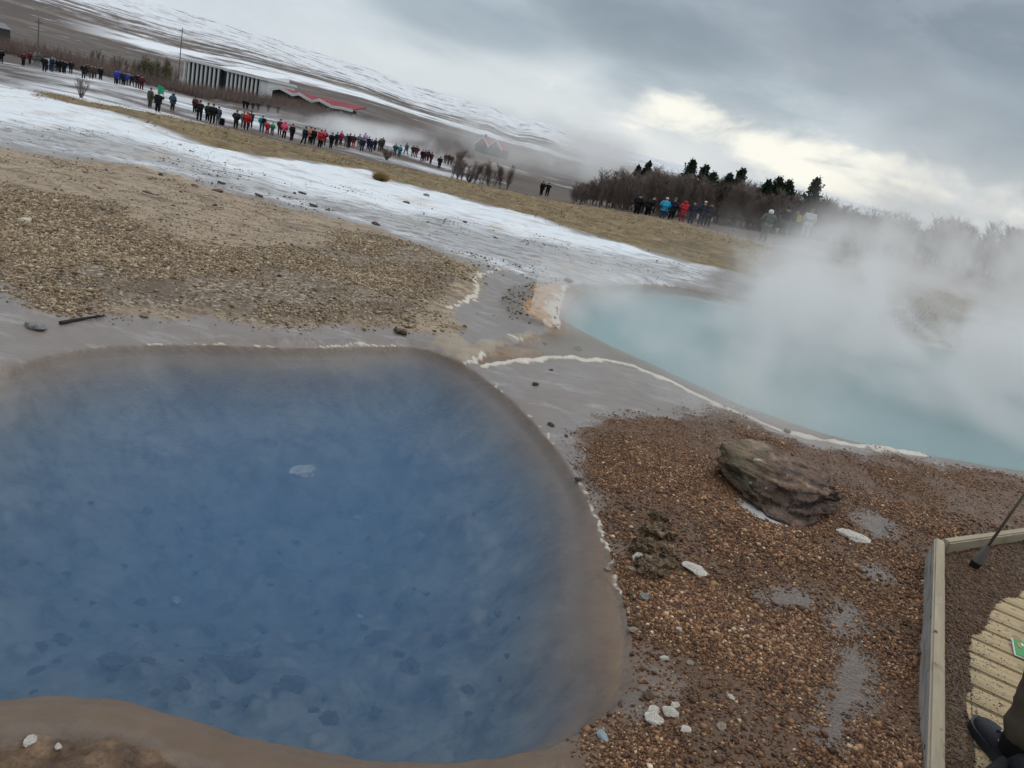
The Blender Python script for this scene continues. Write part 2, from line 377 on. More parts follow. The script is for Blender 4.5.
# ------------------------------------------------------------------ ground material
SX0, SX1 = math.sin(az_of(60, 5)), math.sin(az_of(135, 23))
def ground_material():
    m, b = new_mat('ground_surfaces')
    pos = b.n('ShaderNodeNewGeometry').outputs['Position']
    nf = b.noise(pos, 55, 3, .6); nm = b.noise(pos, 9, 5, .6); nl = b.noise(pos, 1.6, 5, .6); nx = b.noise(pos, .22, 5, .6)
    def mask(name, amt=.5, sharp=2.5, noise=None):
        a = b.attr(name)
        t = b.math('ADD', a, b.math('MULTIPLY', b.math('SUBTRACT', noise if noise is not None else nm, .5), amt))
        t2 = b.math('MULTIPLY_ADD', b.math('SUBTRACT', t, .5), sharp, .5, clamp=True)
        return b.math('MULTIPLY', t2, b.mr(a, 0.0, .06))
    # wet grey mud is the base
    col = b.mix(nm, (.155, .133, .121), (.262, .225, .204))
    col = b.mix(b.mr(nl, .45, .7), col, (.20, .172, .152))
    col = b.mix(b.mr(b.noise(b.mapping(pos, (1, 2.6, 1), rot=(0, 0, R(-20))), 2.4, 7, .7), .54, .66, 0, .6), col, (.36, .34, .32))
    rough = b.mr(nl, .3, .7, .22, .5)
    # thin pale crust on the flats beyond the pools
    # tan ground
    v1 = b.voro(pos, 42, out='Color'); sep = b.n('ShaderNodeSeparateColor'); b.put(sep.inputs[0], v1)
    peb = sep.outputs[0]
    tanc = b.mix(nl, (.27, .20, .135), (.44, .355, .255))
    tanc = b.mix(b.mr(nm, .5, .68), tanc, (.17, .125, .085))
    tanc = b.mix(b.mr(b.noise(b.mapping(pos, (.8, 2.2, 1), rot=(0, 0, R(-10))), 2.2, 8, .7), .5, .62, 0, .75), tanc, (.13, .095, .062))
    rgh = b.ramp(peb, [(0, (.10, .072, .048)), (.45, (.20, .15, .105)), (.8, (.34, .27, .20)), (1, (.5, .44, .36))])
    rgh = b.mix(b.mr(nl, .4, .7), rgh, (.12, .09, .06), 'MIX')
    mr_ = mask('rough', .9, 2)
    tanc = b.mix(mr_, tanc, rgh)
    mt = mask('tan', .5, 3)
    col = b.mix(mt, col, tanc); rough = b.mixf(mt, rough, .85)
    # snow and dirty ice
    snc = b.mix(b.mr(nl, .35, .65), (.70, .75, .80), (.84, .86, .88))
    ns = b.noise(b.mapping(pos, (1.0, 3.4, 1), rot=(0, 0, R(-12))), 1.5, 9, .72)
    dm = mask('dirty', 1.1, 1.6, ns)
    dirtc = b.mix(nm, (.22, .22, .222), (.46, .465, .475))
    speck = b.mr(ns, .55, .62)
    snc = b.mix(b.math('MULTIPLY', dm, .85), snc, dirtc)
    snc = b.mix(b.math('MULTIPLY', speck, b.math('MULTIPLY', dm, .9)), snc, (.16, .145, .13))
    snc = b.mix(b.mr(b.noise(pos, .7, 4, .6), .56, .70, 0, .6), snc, (.50, .40, .30))
    nb_ = b.noise(b.mapping(pos, (1.0, 2.6, 1), (3, 8, 0), (0, 0, R(-8))), 3.2, 9, .75)
    snc = b.mix(b.math('MULTIPLY', b.mr(nb_, .49, .58), b.mr(b.math('ADD', dm, b.mr(nl, .45, .7, 0, .45)), .0, .75)), snc, b.mix(nf, (.13, .12, .11), (.30, .285, .27)))
    snc = b.mix(b.mr(b.noise(b.mapping(pos, (.8, 2.4, 1), (9, 3, 0)), 1.1, 9, .72), .53, .66, 0, .8), snc, b.mix(nm, (.2, .19, .18), (.42, .41, .40)))
    ms = mask('snow', .9, 2.2, nl)
    col = b.mix(ms, col, snc); rough = b.mixf(ms, rough, .55)
    # dry grass ground
    gc = b.ramp(b.noise(b.mapping(pos, (1, 1, 1)), 3.5, 6, .7), [(.25, (.06, .045, .025)), (.5, (.19, .135, .065)), (.75, (.33, .255, .14))])
    gc = b.mix(b.mr(b.noise(b.mapping(pos, (.7, 2.0, 1)), 1.3, 6, .68), .5, .66, 0, .75), gc, (.075, .055, .028))
    mg = mask('grass', .8, 2.5, nl)
    col = b.mix(mg, col, gc); rough = b.mixf(mg, rough, .95)
    # far fields: brown heath with streaks of lying snow
    fn = b.noise(b.mapping(pos, (1, 1, 0)), .02, 7, .62); fh = b.noise(b.mapping(pos, (1, 1, 0)), .009, 9, .68)
    heath = b.mix(b.noise(b.mapping(pos, (1, 1, 0)), .11, 6, .65), (.04, .03, .028), (.125, .095, .08))
    heath = b.mix(b.mr(b.noise(b.mapping(pos, (1, 1, 0), (40, 7, 0)), .008, 4), .5, .62, 0, .6), heath, (.2, .165, .12))
    sp_ = b.n('ShaderNodeSeparateXYZ'); b.put(sp_.inputs[0], pos)
    rad = b.math('SQRT', b.math('ADD', b.math('MULTIPLY', sp_.outputs[0], sp_.outputs[0]), b.math('MULTIPLY', sp_.outputs[1], sp_.outputs[1])))
    # near the visitors the slope is mostly snow, the plain is patchy, the hills white again
    cov = b.math('ADD', b.mr(rad, 105, 180, .14, -.04), b.mr(rad, 1300, 2700, -.05, .22))
    cov = b.math('ADD', cov, b.math('MULTIPLY', b.mr(sp_.outputs[0], -12, 4, 0, -.5), b.mr(rad, 150, 110)))
    sfac = b.math('ADD', b.mixf(b.mr(rad, 250, 900), fn, fh), cov)
    sfac = b.math('ADD', sfac, b.math('MULTIPLY', b.math('SUBTRACT', b.noise(b.mapping(pos, (1, 1, 0), (90, 20, 0)), .035, 9, .8), .5), .8))
    snowf = b.mr(sfac, .50, .66, 0, .9)
    rb = b.math('ADD', rad, b.math('MULTIPLY', b.math('SUBTRACT', fn, .5), 260))
    strip = b.math('MULTIPLY', b.math('MULTIPLY', b.mr(rb, 1120, 1180), b.mr(rb, 1480, 1400)), b.mr(fh, .36, .5))
    snowf = b.math('MAXIMUM', snowf, b.math('MULTIPLY', strip, b.math('MULTIPLY', b.mr(sp_.outputs[0], 100, -60), b.mr(b.math('DIVIDE', sp_.outputs[0], rad), SX0, SX1))))
    farc = b.mix(snowf, heath, (.78, .81, .85))
    mf = mask('far', .5, 2.2, nx)
    col = b.mix(mf, col, farc); rough = b.mixf(mf, rough, .9)
    # spits, orange crust, white sinter
    msp = mask('spit', .6, 3)
    col = b.mix(msp, col, b.mix(nm, (.17, .135, .09), (.42, .34, .24)))
    og = b.attr('orange')
    col = b.mix(b.mr(b.math('ADD', og, b.math('MULTIPLY', b.math('SUBTRACT', nm, .5), .3)), .15, .4), col, b.mix(nf, (.06, .05, .04), (.22, .18, .14)))
    oc = b.ramp(b.noise(pos, 14, 5, .65), [(.3, (.14, .06, .018)), (.5, (.40, .19, .05)), (.72, (.58, .38, .18))])
    col = b.mix(b.mr(b.math('ADD', og, b.math('MULTIPLY', b.math('SUBTRACT', nm, .5), .35)), .55, .85), col, oc)
    # brown wet gravel ground under the pebbles
    bc = b.ramp(nf, [(.3, (.045, .021, .010)), (.5, (.115, .056, .026)), (.7, (.20, .112, .056))])
    bc = b.mix(b.mr(nl, .4, .62), bc, b.mix(nf, (.07, .037, .019), (.14, .08, .044)))
    mb = mask('brown', .6, 3)
    col = b.mix(mb, col, bc); rough = b.mixf(mb, rough, b.mr(nm, .3, .7, .35, .8))
    # bank of the near pool: grey lip, brown soil
    mk = mask('bank', .5, 2.5)
    kc = b.ramp(b.noise(pos, 14, 9, .74), [(.32, (.035, .019, .010)), (.5, (.105, .059, .029)), (.66, (.22, .14, .08))])
    dlip = b.mix(nf, (.13, .105, .08), (.19, .16, .125))
    col = b.mix(mk, col, kc); rough = b.mixf(mk, rough, .6)
    lp = b.attr('lip'); col = b.mix(b.math('MULTIPLY', lp, b.math('SUBTRACT', 1.0, b.math('MAXIMUM', mk, mb))), col, b.mix(nm, (.09, .056, .033), (.17, .115, .072)))
    # wet puddled mud in the gravel
    mp = mask('puddle', .5, 3)
    col = b.mix(mp, col, b.mix(nm, (.10, .072, .056), (.165, .13, .11))); rough = b.mixf(mp, rough, .25)
    mi = mask('ice', .6, 3)
    col = b.mix(mi, col, b.mix(nm, (.2, .19, .18), (.5, .49, .48)))
    sn = mask('sinter', .35, 3.2, nf)
    col = b.mix(sn, col, b.mix(nm, (.40, .35, .27), (.74, .70, .61))); rough = b.mixf(sn, rough, .7)
    # soil inside the edging
    so = b.attr('soil')
    col = b.mix(so, col, b.ramp(nf, [(.3, (.04, .026, .016)), (.55, (.125, .085, .053)), (.8, (.22, .165, .11))])); rough = b.mixf(so, rough, .85)
    # pool beds
    dep = b.attr('depth'); p2d = b.mapping(pos, (1, 1, .7)); wpos = b.n('ShaderNodeVectorMath', operation='ADD'); b.put(wpos.inputs[0], p2d); b.put(wpos.inputs[1], b.math('MULTIPLY', b.noise(p2d, 5, 5, .6), .22)); crk = b.math('MINIMUM', b.voro(wpos.outputs[0], 3.4, 'DISTANCE_TO_EDGE'), b.math('MULTIPLY', b.voro(wpos.outputs[0], 8.5, 'DISTANCE_TO_EDGE'), 1.4))
    shelfc = b.mix(nm, (.16, .10, .06), (.27, .185, .118))
    bn = b.noise(p2d, 4.0, 9, .72)
    bedc = b.mix(b.mr(bn, .32, .64), (.085, .082, .08), (.27, .25, .215))
    bedc = b.mix(b.math('MULTIPLY', b.mr(crk, .06, .0), b.mr(bn, .58, .40, 0, .7)), bedc, (.03, .03, .035))
    bedc = b.mix(b.mr(dep, .03, .3), shelfc, bedc)
    bedc = b.mix(b.attr('poolb'), bedc, (.42, .45, .43))
    u = b.mr(dep, .002, .008)
    col = b.mix(u, col, bedc)
    h = b.math('ADD', b.math('MULTIPLY', nf, .5), b.math('MULTIPLY', nm, 1.0))
    h = b.math('ADD', h, b.math('MULTIPLY', peb, b.math('MULTIPLY', mt, mr_)))
    nrm = b.bump(h, b.mixf(b.math('MAXIMUM', b.math('MAXIMUM', mt, mb), mk), .22, .85), .02)
    b.out(b.principled(col, rough, nrm, .45))
    return m

# ------------------------------------------------------------------ build the ground sheet
def build_ground():
    a0, a1 = -1.12, .92
    th = np.concatenate([np.arange(a0, a1, .0048), np.linspace(a1, a0+2*math.pi, 46)[:-1]])
    rr = [.22]
    while rr[-1] < 12: rr.append(rr[-1]*1.0050)
    while rr[-1] < 120: rr.append(rr[-1]*1.0085)
    while rr[-1] < 12000: rr.append(rr[-1]*1.022)
    rr = np.array(rr)
    nt_, nr = len(th), len(rr)
    X = (rr[:, None]*np.sin(th)[None]).ravel(); Y = (rr[:, None]*np.cos(th)[None]).ravel()
    z, A = ground(X, Y)
    z[-nt_:] = -300
    co = np.stack([X, Y, z], 1)
    co = np.vstack([co, [[0, 0, float(z[:nt_].mean())]]])
    i = np.arange(nr-1)[:, None]*nt_; j = np.arange(nt_)[None]; j2 = (j+1) % nt_
    q = np.stack([i+j, i+nt_+j, i+nt_+j2, i+j2], -1).reshape(-1, 4)[:, ::-1]
    c = len(co)-1
    tri = np.stack([np.full(nt_, c), np.arange(nt_), (np.arange(nt_)+1) % nt_], 1)[:, ::-1]
    me = bpy.data.meshes.new('ground')
    me.vertices.add(len(co)); me.vertices.foreach_set('co', co.ravel())
    nl = len(q)*4+len(tri)*3
    me.loops.add(nl); me.loops.foreach_set('vertex_index', np.concatenate([q.ravel(), tri.ravel()]).astype(np.int32))
    me.polygons.add(len(q)+len(tri))
    me.polygons.foreach_set('loop_start', np.concatenate([np.arange(len(q))*4, len(q)*4+np.arange(len(tri))*3]).astype(np.int32))
    me.polygons.foreach_set('use_smooth', np.ones(len(q)+len(tri), bool))
    for k, v in A.items():
        if k[0] == '_': continue
        at = me.attributes.new(k, 'FLOAT', 'POINT'); at.data.foreach_set('value', np.concatenate([v, [v[:nt_].mean()]]).astype(np.float32))
    me.update(); me.validate()
    # make sure normals point up
    o = bpy.data.objects.new('ground', me); COL.objects.link(o)
    if me.polygons[1000].normal.z < 0: me.flip_normals()
    me.materials.append(ground_material())
    o['kind'] = 'structure'
    return o
GROUND = build_ground()

def mesh_obj(name, verts, faces, mat=None, parent=None, smooth=False):
    me = bpy.data.meshes.new(name); me.from_pydata([tuple(v) for v in verts], [], [tuple(f) for f in faces]); me.update()
    if smooth: me.polygons.foreach_set('use_smooth', np.ones(len(me.polygons), bool))
    o = bpy.data.objects.new(name, me); COL.objects.link(o)
    if mat: me.materials.append(mat)
    if parent: o.parent = parent
    return o
def soup(name, V, Fc, mat, attr=None, parent=None, smooth=False):
    """one mesh from big numpy arrays of triangles"""
    me = bpy.data.meshes.new(name); me.vertices.add(len(V)); me.vertices.foreach_set('co', np.ascontiguousarray(V, dtype=np.float32).ravel())
    k = Fc.shape[1]
    me.loops.add(len(Fc)*k); me.loops.foreach_set('vertex_index', Fc.ravel().astype(np.int32))
    me.polygons.add(len(Fc)); me.polygons.foreach_set('loop_start', (np.arange(len(Fc))*k).astype(np.int32))
    if smooth: me.polygons.foreach_set('use_smooth', np.ones(len(Fc), bool))
    if attr is not None:
        for an, v in attr.items():
            at = me.attributes.new(an, 'FLOAT', 'POINT'); at.data.foreach_set('value', v.astype(np.float32))
    me.update()
    me.materials.append(mat)
    o = bpy.data.objects.new(name, me); COL.objects.link(o)
    if parent: o.parent = parent
    return o
def tag(o, label=None, cat=None, group=None, kind=None):
    if label: o['label'] = label
    if cat: o['category'] = cat
    if group: o['group'] = group
    if kind: o['kind'] = kind
    return o
def empty(name, loc=(0, 0, 0), rz=0):
    o = bpy.data.objects.new(name, None); COL.objects.link(o); o.location = loc; o.rotation_euler = (0, 0, rz); o.empty_display_size = .1
    return o
def gz(x, y):
    z, _ = ground(np.array([float(x)]), np.array([float(y)])); return float(z[0])

# ------------------------------------------------------------------ water
def water_material(name, scat, sdens, absc, adens, ripple, rscale, reflect=1.0):
    m, b = new_mat(name)
    pos = b.n('ShaderNodeNewGeometry').outputs['Position']
    sy = b.n('ShaderNodeSeparateXYZ'); b.put(sy.inputs[0], pos); patch = b.mr(b.math('ADD', b.noise(pos, .9, 3), b.mr(sy.outputs[1], 2.2, 4.6, -.22, .12)), .42, .6, .06, 1)
    w1 = b.noise(b.mapping(pos, (rscale*.55, rscale*1.5, 1), rot=(0, 0, R(18))), 1, 3, .55, .6)
    h = b.math('MULTIPLY', w1, patch)
    nrm = b.bump(h, ripple, .02)
    fr = b.n('ShaderNodeFresnel'); fr.inputs['IOR'].default_value = 1.333; b.put(fr.inputs['Normal'], nrm)
    gl = b.n('ShaderNodeBsdfGlossy'); gl.inputs['Roughness'].default_value = .08; b.put(gl.inputs['Normal'], nrm)
    tr = b.n('ShaderNodeBsdfTransparent'); tr.inputs['Color'].default_value = (1, 1, 1, 1)
    mx = b.n('ShaderNodeMixShader'); b.put(mx.inputs[0], b.math('MULTIPLY', fr.outputs[0], reflect)); b.put(mx.inputs[1], tr.outputs[0]); b.put(mx.inputs[2], gl.outputs[0])
    vs = b.n('ShaderNodeVolumeScatter'); vs.inputs['Color'].default_value = (*scat, 1); vs.inputs['Density'].default_value = sdens
    va = b.n('ShaderNodeVolumeAbsorption'); va.inputs['Color'].default_value = (*absc, 1); va.inputs['Density'].default_value = adens
    ad = b.n('ShaderNodeAddShader'); b.put(ad.inputs[0], vs.outputs[0]); b.put(ad.inputs[1], va.outputs[0])
    b.out(mx.outputs[0], ad.outputs[0])
    return m
def grow(poly, d):
    """polygon pushed outwards by d"""
    n = len(poly); t = np.roll(poly, -1, 0)-np.roll(poly, 1, 0); nn = np.stack([t[:, 1], -t[:, 0]], 1); nn /= np.linalg.norm(nn, axis=1)[:, None]+1e-9
    area = .5*np.sum(poly[:, 0]*np.roll(poly[:, 1], -1)-np.roll(poly[:, 0], -1)*poly[:, 1])
    return poly+nn*(d if area > 0 else -d)
def pool_water(name, poly, mat, deep):
    pl = grow(poly, .05); n = len(pl)
    bm = bmesh.new()
    top = [bm.verts.new((p[0], p[1], WATER_Z)) for p in pl]; bot = [bm.verts.new((p[0], p[1], WATER_Z-deep)) for p in pl]
    area = .5*np.sum(pl[:, 0]*np.roll(pl[:, 1], -1)-np.roll(pl[:, 0], -1)*pl[:, 1])
    ft = bm.faces.new(top); fb = bm.faces.new(bot)
    for i in range(n): bm.faces.new((top[i], top[(i+1) % n], bot[(i+1) % n], bot[i]))
    bmesh.ops.triangulate(bm, faces=[ft, fb])
    bmesh.ops.recalc_face_normals(bm, faces=bm.faces)
    me = bpy.data.meshes.new(name); bm.to_mesh(me); bm.free(); me.materials.append(mat)
    o = bpy.data.objects.new(name, me); COL.objects.link(o); o['kind'] = 'structure'
    return o
pool_water('pool_water', POOL_A, water_material('blue_water', (.25, .49, .79), .90, (.23, .53, .81), 1.0, .9, 30, .7), 1.3)
pool_water('pool_water', POOL_B, water_material('turquoise_water', (.62, .88, .92), 1.7, (.35, .85, .9), .6, .25, 18, .8), 1.3)

# ------------------------------------------------------------------ sky
def build_sky():
    w = bpy.data.worlds.new('World'); S.world = w; w.use_nodes = True
    nt = w.node_tree; nt.nodes.clear(); b = NB(nt)
    sun_el, sun_az = R(52), R(48)                                   # behind the bright opening in the clouds
    sky = b.n('ShaderNodeTexSky', sky_type='NISHITA'); sky.sun_disc = False; sky.sun_elevation = sun_el; sky.sun_rotation = sun_az
    bg1 = b.n('ShaderNodeBackground'); b.put(bg1.inputs[0], sky.outputs[0]); bg1.inputs[1].default_value = .08
    d = b.coord('Generated'); sx = b.n('ShaderNodeSeparateXYZ'); b.put(sx.inputs[0], d)
    az = b.math('ARCTAN2', sx.outputs[0], sx.outputs[1]); el = b.math('ARCSINE', sx.outputs[2])
    cx = b.n('ShaderNodeCombineXYZ'); b.put(cx.inputs[0], az); b.put(cx.inputs[1], el)
    uv = cx.outputs[0]
    def gauss(ca, ce, sa, se):
        p = b.math('DIVIDE', b.math('SUBTRACT', az, ca), sa); q = b.math('DIVIDE', b.math('SUBTRACT', el, ce), se)
        return b.math('EXPONENT', b.math('MULTIPLY', b.math('ADD', b.math('MULTIPLY', p, p), b.math('MULTIPLY', q, q)), -1))
    n1 = b.noise(b.mapping(uv, (3.2, 7.5, 1), (1.3, .2, 0), (0, 0, .12)), 1, 9, .52, .35)
    n2 = b.noise(b.mapping(uv, (8.5, 19.0, 1), (4.1, 2.2, 0), (0, 0, .15)), 1, 9, .58, .3)
    n3 = b.noise(b.mapping(uv, (1.2, 4.0, 1), (7.7, 1.2, 0)), 1, 4, .5, .3)
    def lin(v): return ((v/255+.055)/1.055)**2.4
    def c(*q): return tuple(lin(v) for v in q)
    # cloud deck
    t = b.math('ADD', b.math('MULTIPLY', b.math('SUBTRACT', n1, .5), 2.0), b.math('MULTIPLY_ADD', b.math('SUBTRACT', n2, .5), .7, .52))
    deck = b.ramp(t, [(.05, c(134, 148, 159)), (.35, c(165, 180, 190)), (.6, c(198, 210, 217)), (.9, c(229, 235, 237))])
    # lighter and bluer towards the hills on one side
    lf = b.mr(az, .25, -.55, 0, 1, True)
    lowl = b.mr(el, .22, .02, .25, 1, True)
    deck = b.mix(b.math('MULTIPLY', b.math('MULTIPLY', lf, lowl), .95), deck, b.mix(n1, c(200, 213, 224), c(232, 237, 240)))
    for (px, py, sa, se, colr, k) in ((470, 20, .16, .035, c(158, 174, 186), .75), (430, 75, .22, .03, c(220, 228, 232), .8), (640, 30, .18, .05, c(146, 160, 171), .75), (850, 60, .10, .05, c(172, 180, 187), .6), (980, 150, .14, .06, c(158, 168, 176), .7)):
        g_ = gauss(az_of(px, py), elev_of(px, py), sa, se)
        deck = b.mix(b.mr(b.math('ADD', g_, b.math('MULTIPLY', b.math('SUBTRACT', n1, .5), 1.1)), .3, .8, 0, k, True), deck, b.mix(n2, tuple(q*.88 for q in colr), tuple(q*1.08 for q in colr)))
    # heavy grey bank high up on the other side
    a1, e1 = az_of(830, 30), elev_of(830, 30)
    hv = b.math('MULTIPLY', gauss(a1+.14, e1+.025, .42, .095), b.mr(n2, .25, .55, .55, 1))
    deck = b.mix(b.math('MULTIPLY', hv, .95), deck, b.mix(n2, c(98, 114, 129), c(152, 164, 175)))
    # pale band above the horizon and the opening that lets the light through
    a2, e2 = az_of(840, 165), elev_of(840, 165)
    band = gauss(a2-.08, e2-.022, .42, .062)
    deck = b.mix(b.math('MULTIPLY', band, b.mr(n1, .25, .6, .35, 1)), deck, c(228, 232, 233))
    a3, e3 = az_of(705, 105), elev_of(705, 105)
    op = b.math('MAXIMUM', gauss(a2+.01, e2-.010, .19, .028), b.math('MULTIPLY', gauss(a3+.01, e3-.016, .12, .030), .9))
    op = b.math('MAXIMUM', op, b.math('MULTIPLY', gauss((a2+a3)/2+.03, (e2+e3)/2-.010, .27, .030), .95))
    op = b.mr(b.math('ADD', op, b.math('MULTIPLY', b.math('SUBTRACT', n2, .5), 1.8)), .40, .90, 0, 1, True)
    deck = b.mix(op, deck, (1.02, 1.0, .90))
    # overhead the overcast is brighter
    deck = b.mix(b.mr(el, .45, 1.1, 0, .9, True), deck, (1.05, 1.08, 1.14))
    deck = b.mix(b.mr(el, 0, -.06), deck, c(150, 150, 150))
    bg2 = b.n('ShaderNodeBackground'); b.put(bg2.inputs[0], deck); bg2.inputs[1].default_value = 1.0
    mx = b.n('ShaderNodeMixShader'); mx.inputs[0].default_value = .94
    b.put(mx.inputs[1], bg1.outputs[0]); b.put(mx.inputs[2], bg2.outputs[0])
    ow = b.n('ShaderNodeOutputWorld'); b.put(ow.inputs['Surface'], mx.outputs[0])
    w.cycles.sampling_method = 'MANUAL'; w.cycles.sample_map_resolution = 512
    ld = bpy.data.lights.new('sun', 'SUN'); ld.energy = .7; ld.angle = R(40); ld.color = (1, .95, .87)
    lo = bpy.data.objects.new('sun', ld); COL.objects.link(lo)
    dv = Vector((math.sin(R(48))*math.cos(R(52)), math.cos(R(48))*math.cos(R(52)), math.sin(R(52))))
    lo.rotation_euler = dv.to_track_quat('Z', 'Y').to_euler()
build_sky()
vs_ = S.view_settings
vs_.view_transform = 'Standard'; vs_.look = 'None'; vs_.exposure = 0.0; vs_.gamma = 1.0; vs_.use_curve_mapping = False
cy = S.cycles
cy.use_denoising = True; cy.denoiser = 'OPENIMAGEDENOISE'
cy.max_bounces = 8; cy.diffuse_bounces = 2; cy.glossy_bounces = 2; cy.transmission_bounces = 2; cy.transparent_max_bounces = 12; cy.volume_bounces = 3
cy.sample_clamp_indirect = 6; cy.caustics_reflective = False; cy.caustics_refractive = False
cy.use_adaptive_sampling = True; cy.adaptive_threshold = .03
cy.volume_step_rate = 1.0; cy.volume_max_steps = 256
# ------------------------------------------------------------------ loose gravel
PHI = (1+5**.5)/2
ICO_V = np.array([(-1, PHI, 0), (1, PHI, 0), (-1, -PHI, 0), (1, -PHI, 0), (0, -1, PHI), (0, 1, PHI), (0, -1, -PHI), (0, 1, -PHI), (PHI, 0, -1), (PHI, 0, 1), (-PHI, 0, -1), (-PHI, 0, 1)])/math.sqrt(1+PHI*PHI)
ICO_F = np.array([(0, 11, 5), (0, 5, 1), (0, 1, 7), (0, 7, 10), (0, 10, 11), (1, 5, 9), (5, 11, 4), (11, 10, 2), (10, 7, 6), (7, 1, 8), (3, 9, 4), (3, 4, 2), (3, 2, 6), (3, 6, 8), (3, 8, 9), (4, 9, 5), (2, 4, 11), (6, 2, 10), (8, 6, 7), (9, 8, 1)])
OCT_V = np.array([(1, 0, 0), (-1, 0, 0), (0, 1, 0), (0, -1, 0), (0, 0, 1), (0, 0, -1)], float)
OCT_F = np.array([(0, 2, 4), (2, 1, 4), (1, 3, 4), (3, 0, 4), (2, 0, 5), (1, 2, 5), (3, 1, 5), (0, 3, 5)])
def pebbles(name, x, y, z, rad, tone, mat, ico=True):
    n = len(x); PV, PF = (ICO_V, ICO_F) if ico else (OCT_V, OCT_F); nv = len(PV)
    V = np.repeat(PV[None], n, 0)*(1+RNG.uniform(-.3, .3, (n, nv, 1)))
    V = V*RNG.uniform(.65, 1.25, (n, 1, 3))*np.array([1, 1, .62])
    a = RNG.uniform(0, 2*math.pi, n); t = RNG.normal(0, .3, n)
    ca, sa, ct, st = np.cos(a)[:, None], np.sin(a)[:, None], np.cos(t)[:, None], np.sin(t)[:, None]
    X, Y, Z = V[..., 0], V[..., 1], V[..., 2]
    Y, Z = Y*ct-Z*st, Y*st+Z*ct
    X, Y = X*ca-Y*sa, X*sa+Y*ca
    V = np.stack([X, Y, Z], -1)*rad[:, None, None]
    V = V+np.stack([x, y, z+rad*.22], -1)[:, None, :]
    Fc = (PF[None]+(np.arange(n)*nv)[:, None, None]).reshape(-1, 3)
    return soup(name, V.reshape(-1, 3), Fc, mat, {'tone': np.repeat(tone, nv)})
def pebble_material(name, stops, rough=.75):
    m, b = new_mat(name)
    t = b.attr('tone'); pos = b.coord('Object')
    t = b.math('ADD', t, b.math('MULTIPLY', b.math('SUBTRACT', b.noise(pos, 90, 2), .5), .18))
    b.out(b.principled(b.ramp(t, stops), rough, None, .4))
    return m
def in_poly_samples(poly, n, bias=None):
    lo, hi = poly.min(0), poly.max(0)
    lo = np.maximum(lo, -60); x = RNG.uniform(lo[0], hi[0], n); y = RNG.uniform(lo[1], hi[1], n)
    return x, y
def visible(x, y, margin=40):
    d = np.stack([x, y, np.zeros_like(x)-CAM_H], -1); f = d@FWD
    u = 512+F_PX*(d@RIGHT)/f; v = 384-F_PX*(d@UP)/f
    return (f > .1) & (u > -margin) & (u < W+margin) & (v > -margin) & (v < H+margin*2)
def scatter_brown():
    x, y = in_poly_samples(BROWN, 1000000)
    x = np.concatenate([x, RNG.uniform(.3, 3.4, 500000)]); y = np.concatenate([y, RNG.uniform(1.2, 4.6, 500000)])
    k = visible(x, y); x, y = x[k], y[k]
    z, A = ground(x, y)
    clump = fbm(x, y, 2.2, 4, 91)
    p = A['brown']*(1-A['puddle'])*(1-A['ice'])*(1-A['soil'])*np.clip(.55+1.5*clump, .12, 1)*(A['_dA'] < -.02)*(A['_dB'] < -.03)
    p = p*np.where(A['bank'] > .3, .12, 1)
    p = np.maximum(p, (A['soil'] > .5)*(z > .02)*.35)
    k = RNG.random(len(x)) < p*.95
    x, y, z, cl = x[k], y[k], z[k], clump[k]
    kp = RNG.permutation(len(x))[:300000]; x, y, z, cl = x[kp], y[kp], z[kp], cl[kp]
    n = len(x); rad = np.exp(RNG.normal(math.log(.0033), .5, n)).clip(.0022, .015)
    tone = RNG.beta(1.4, 2.5, n)*.95+.10*cl
    rad = rad*np.clip(1+.9*fbm(x, y, .9, 3, 333), .55, 1.25)*np.where(y > 4.6, .8, 1)
    soil = A['soil'][k][kp]
    tone = tone*np.where(soil > .5, .55, 1); rad = rad*np.where(soil > .5, .7, 1)
    m = pebble_material('wet_brown_pebbles', [(0, (.036, .016, .007)), (.28, (.125, .055, .023)), (.5, (.25, .118, .051)), (.72, (.44, .255, .125)), (.93, (.78, .64, .44))], .55)
    o = pebbles('brown_gravel', x, y, z, rad, tone.clip(0, 1), m, False)
    tag(o, 'wet rusty brown gravel and pebbles between the two pools and the timber edging', 'gravel', kind='stuff')
def scatter_tan():
    x, y = in_poly_samples(TAN, 950000); k = visible(x, y); x, y = x[k], y[k]
    z, A = ground(x, y); cl = fbm(x, y, 1.4, 4, 71)
    p = A['tan']*(.06+.94*A['rough'])*np.clip(.5+1.5*cl, .05, 1)*(A['_dA'] < -.03)
    k = RNG.random(len(x)) < p*.9
    x, y, z, cl = x[k][:230000], y[k][:230000], z[k][:230000], cl[k][:230000]
    n = len(x); rad = np.exp(RNG.normal(math.log(.0054), .55, n)).clip(.004, .03)
    tone = RNG.beta(1.7, 2.0, n)*.95+.05*cl
    m = pebble_material('pale_tan_pebbles', [(0, (.07, .045, .026)), (.3, (.20, .138, .082)), (.55, (.36, .265, .165)), (.95, (.62, .52, .37))], .8)
    tag(pebbles('tan_gravel', x, y, z, rad, tone.clip(0, 1), m, False), 'pale tan gravel lying on the dry flat beyond the blue pool', 'gravel', kind='stuff')
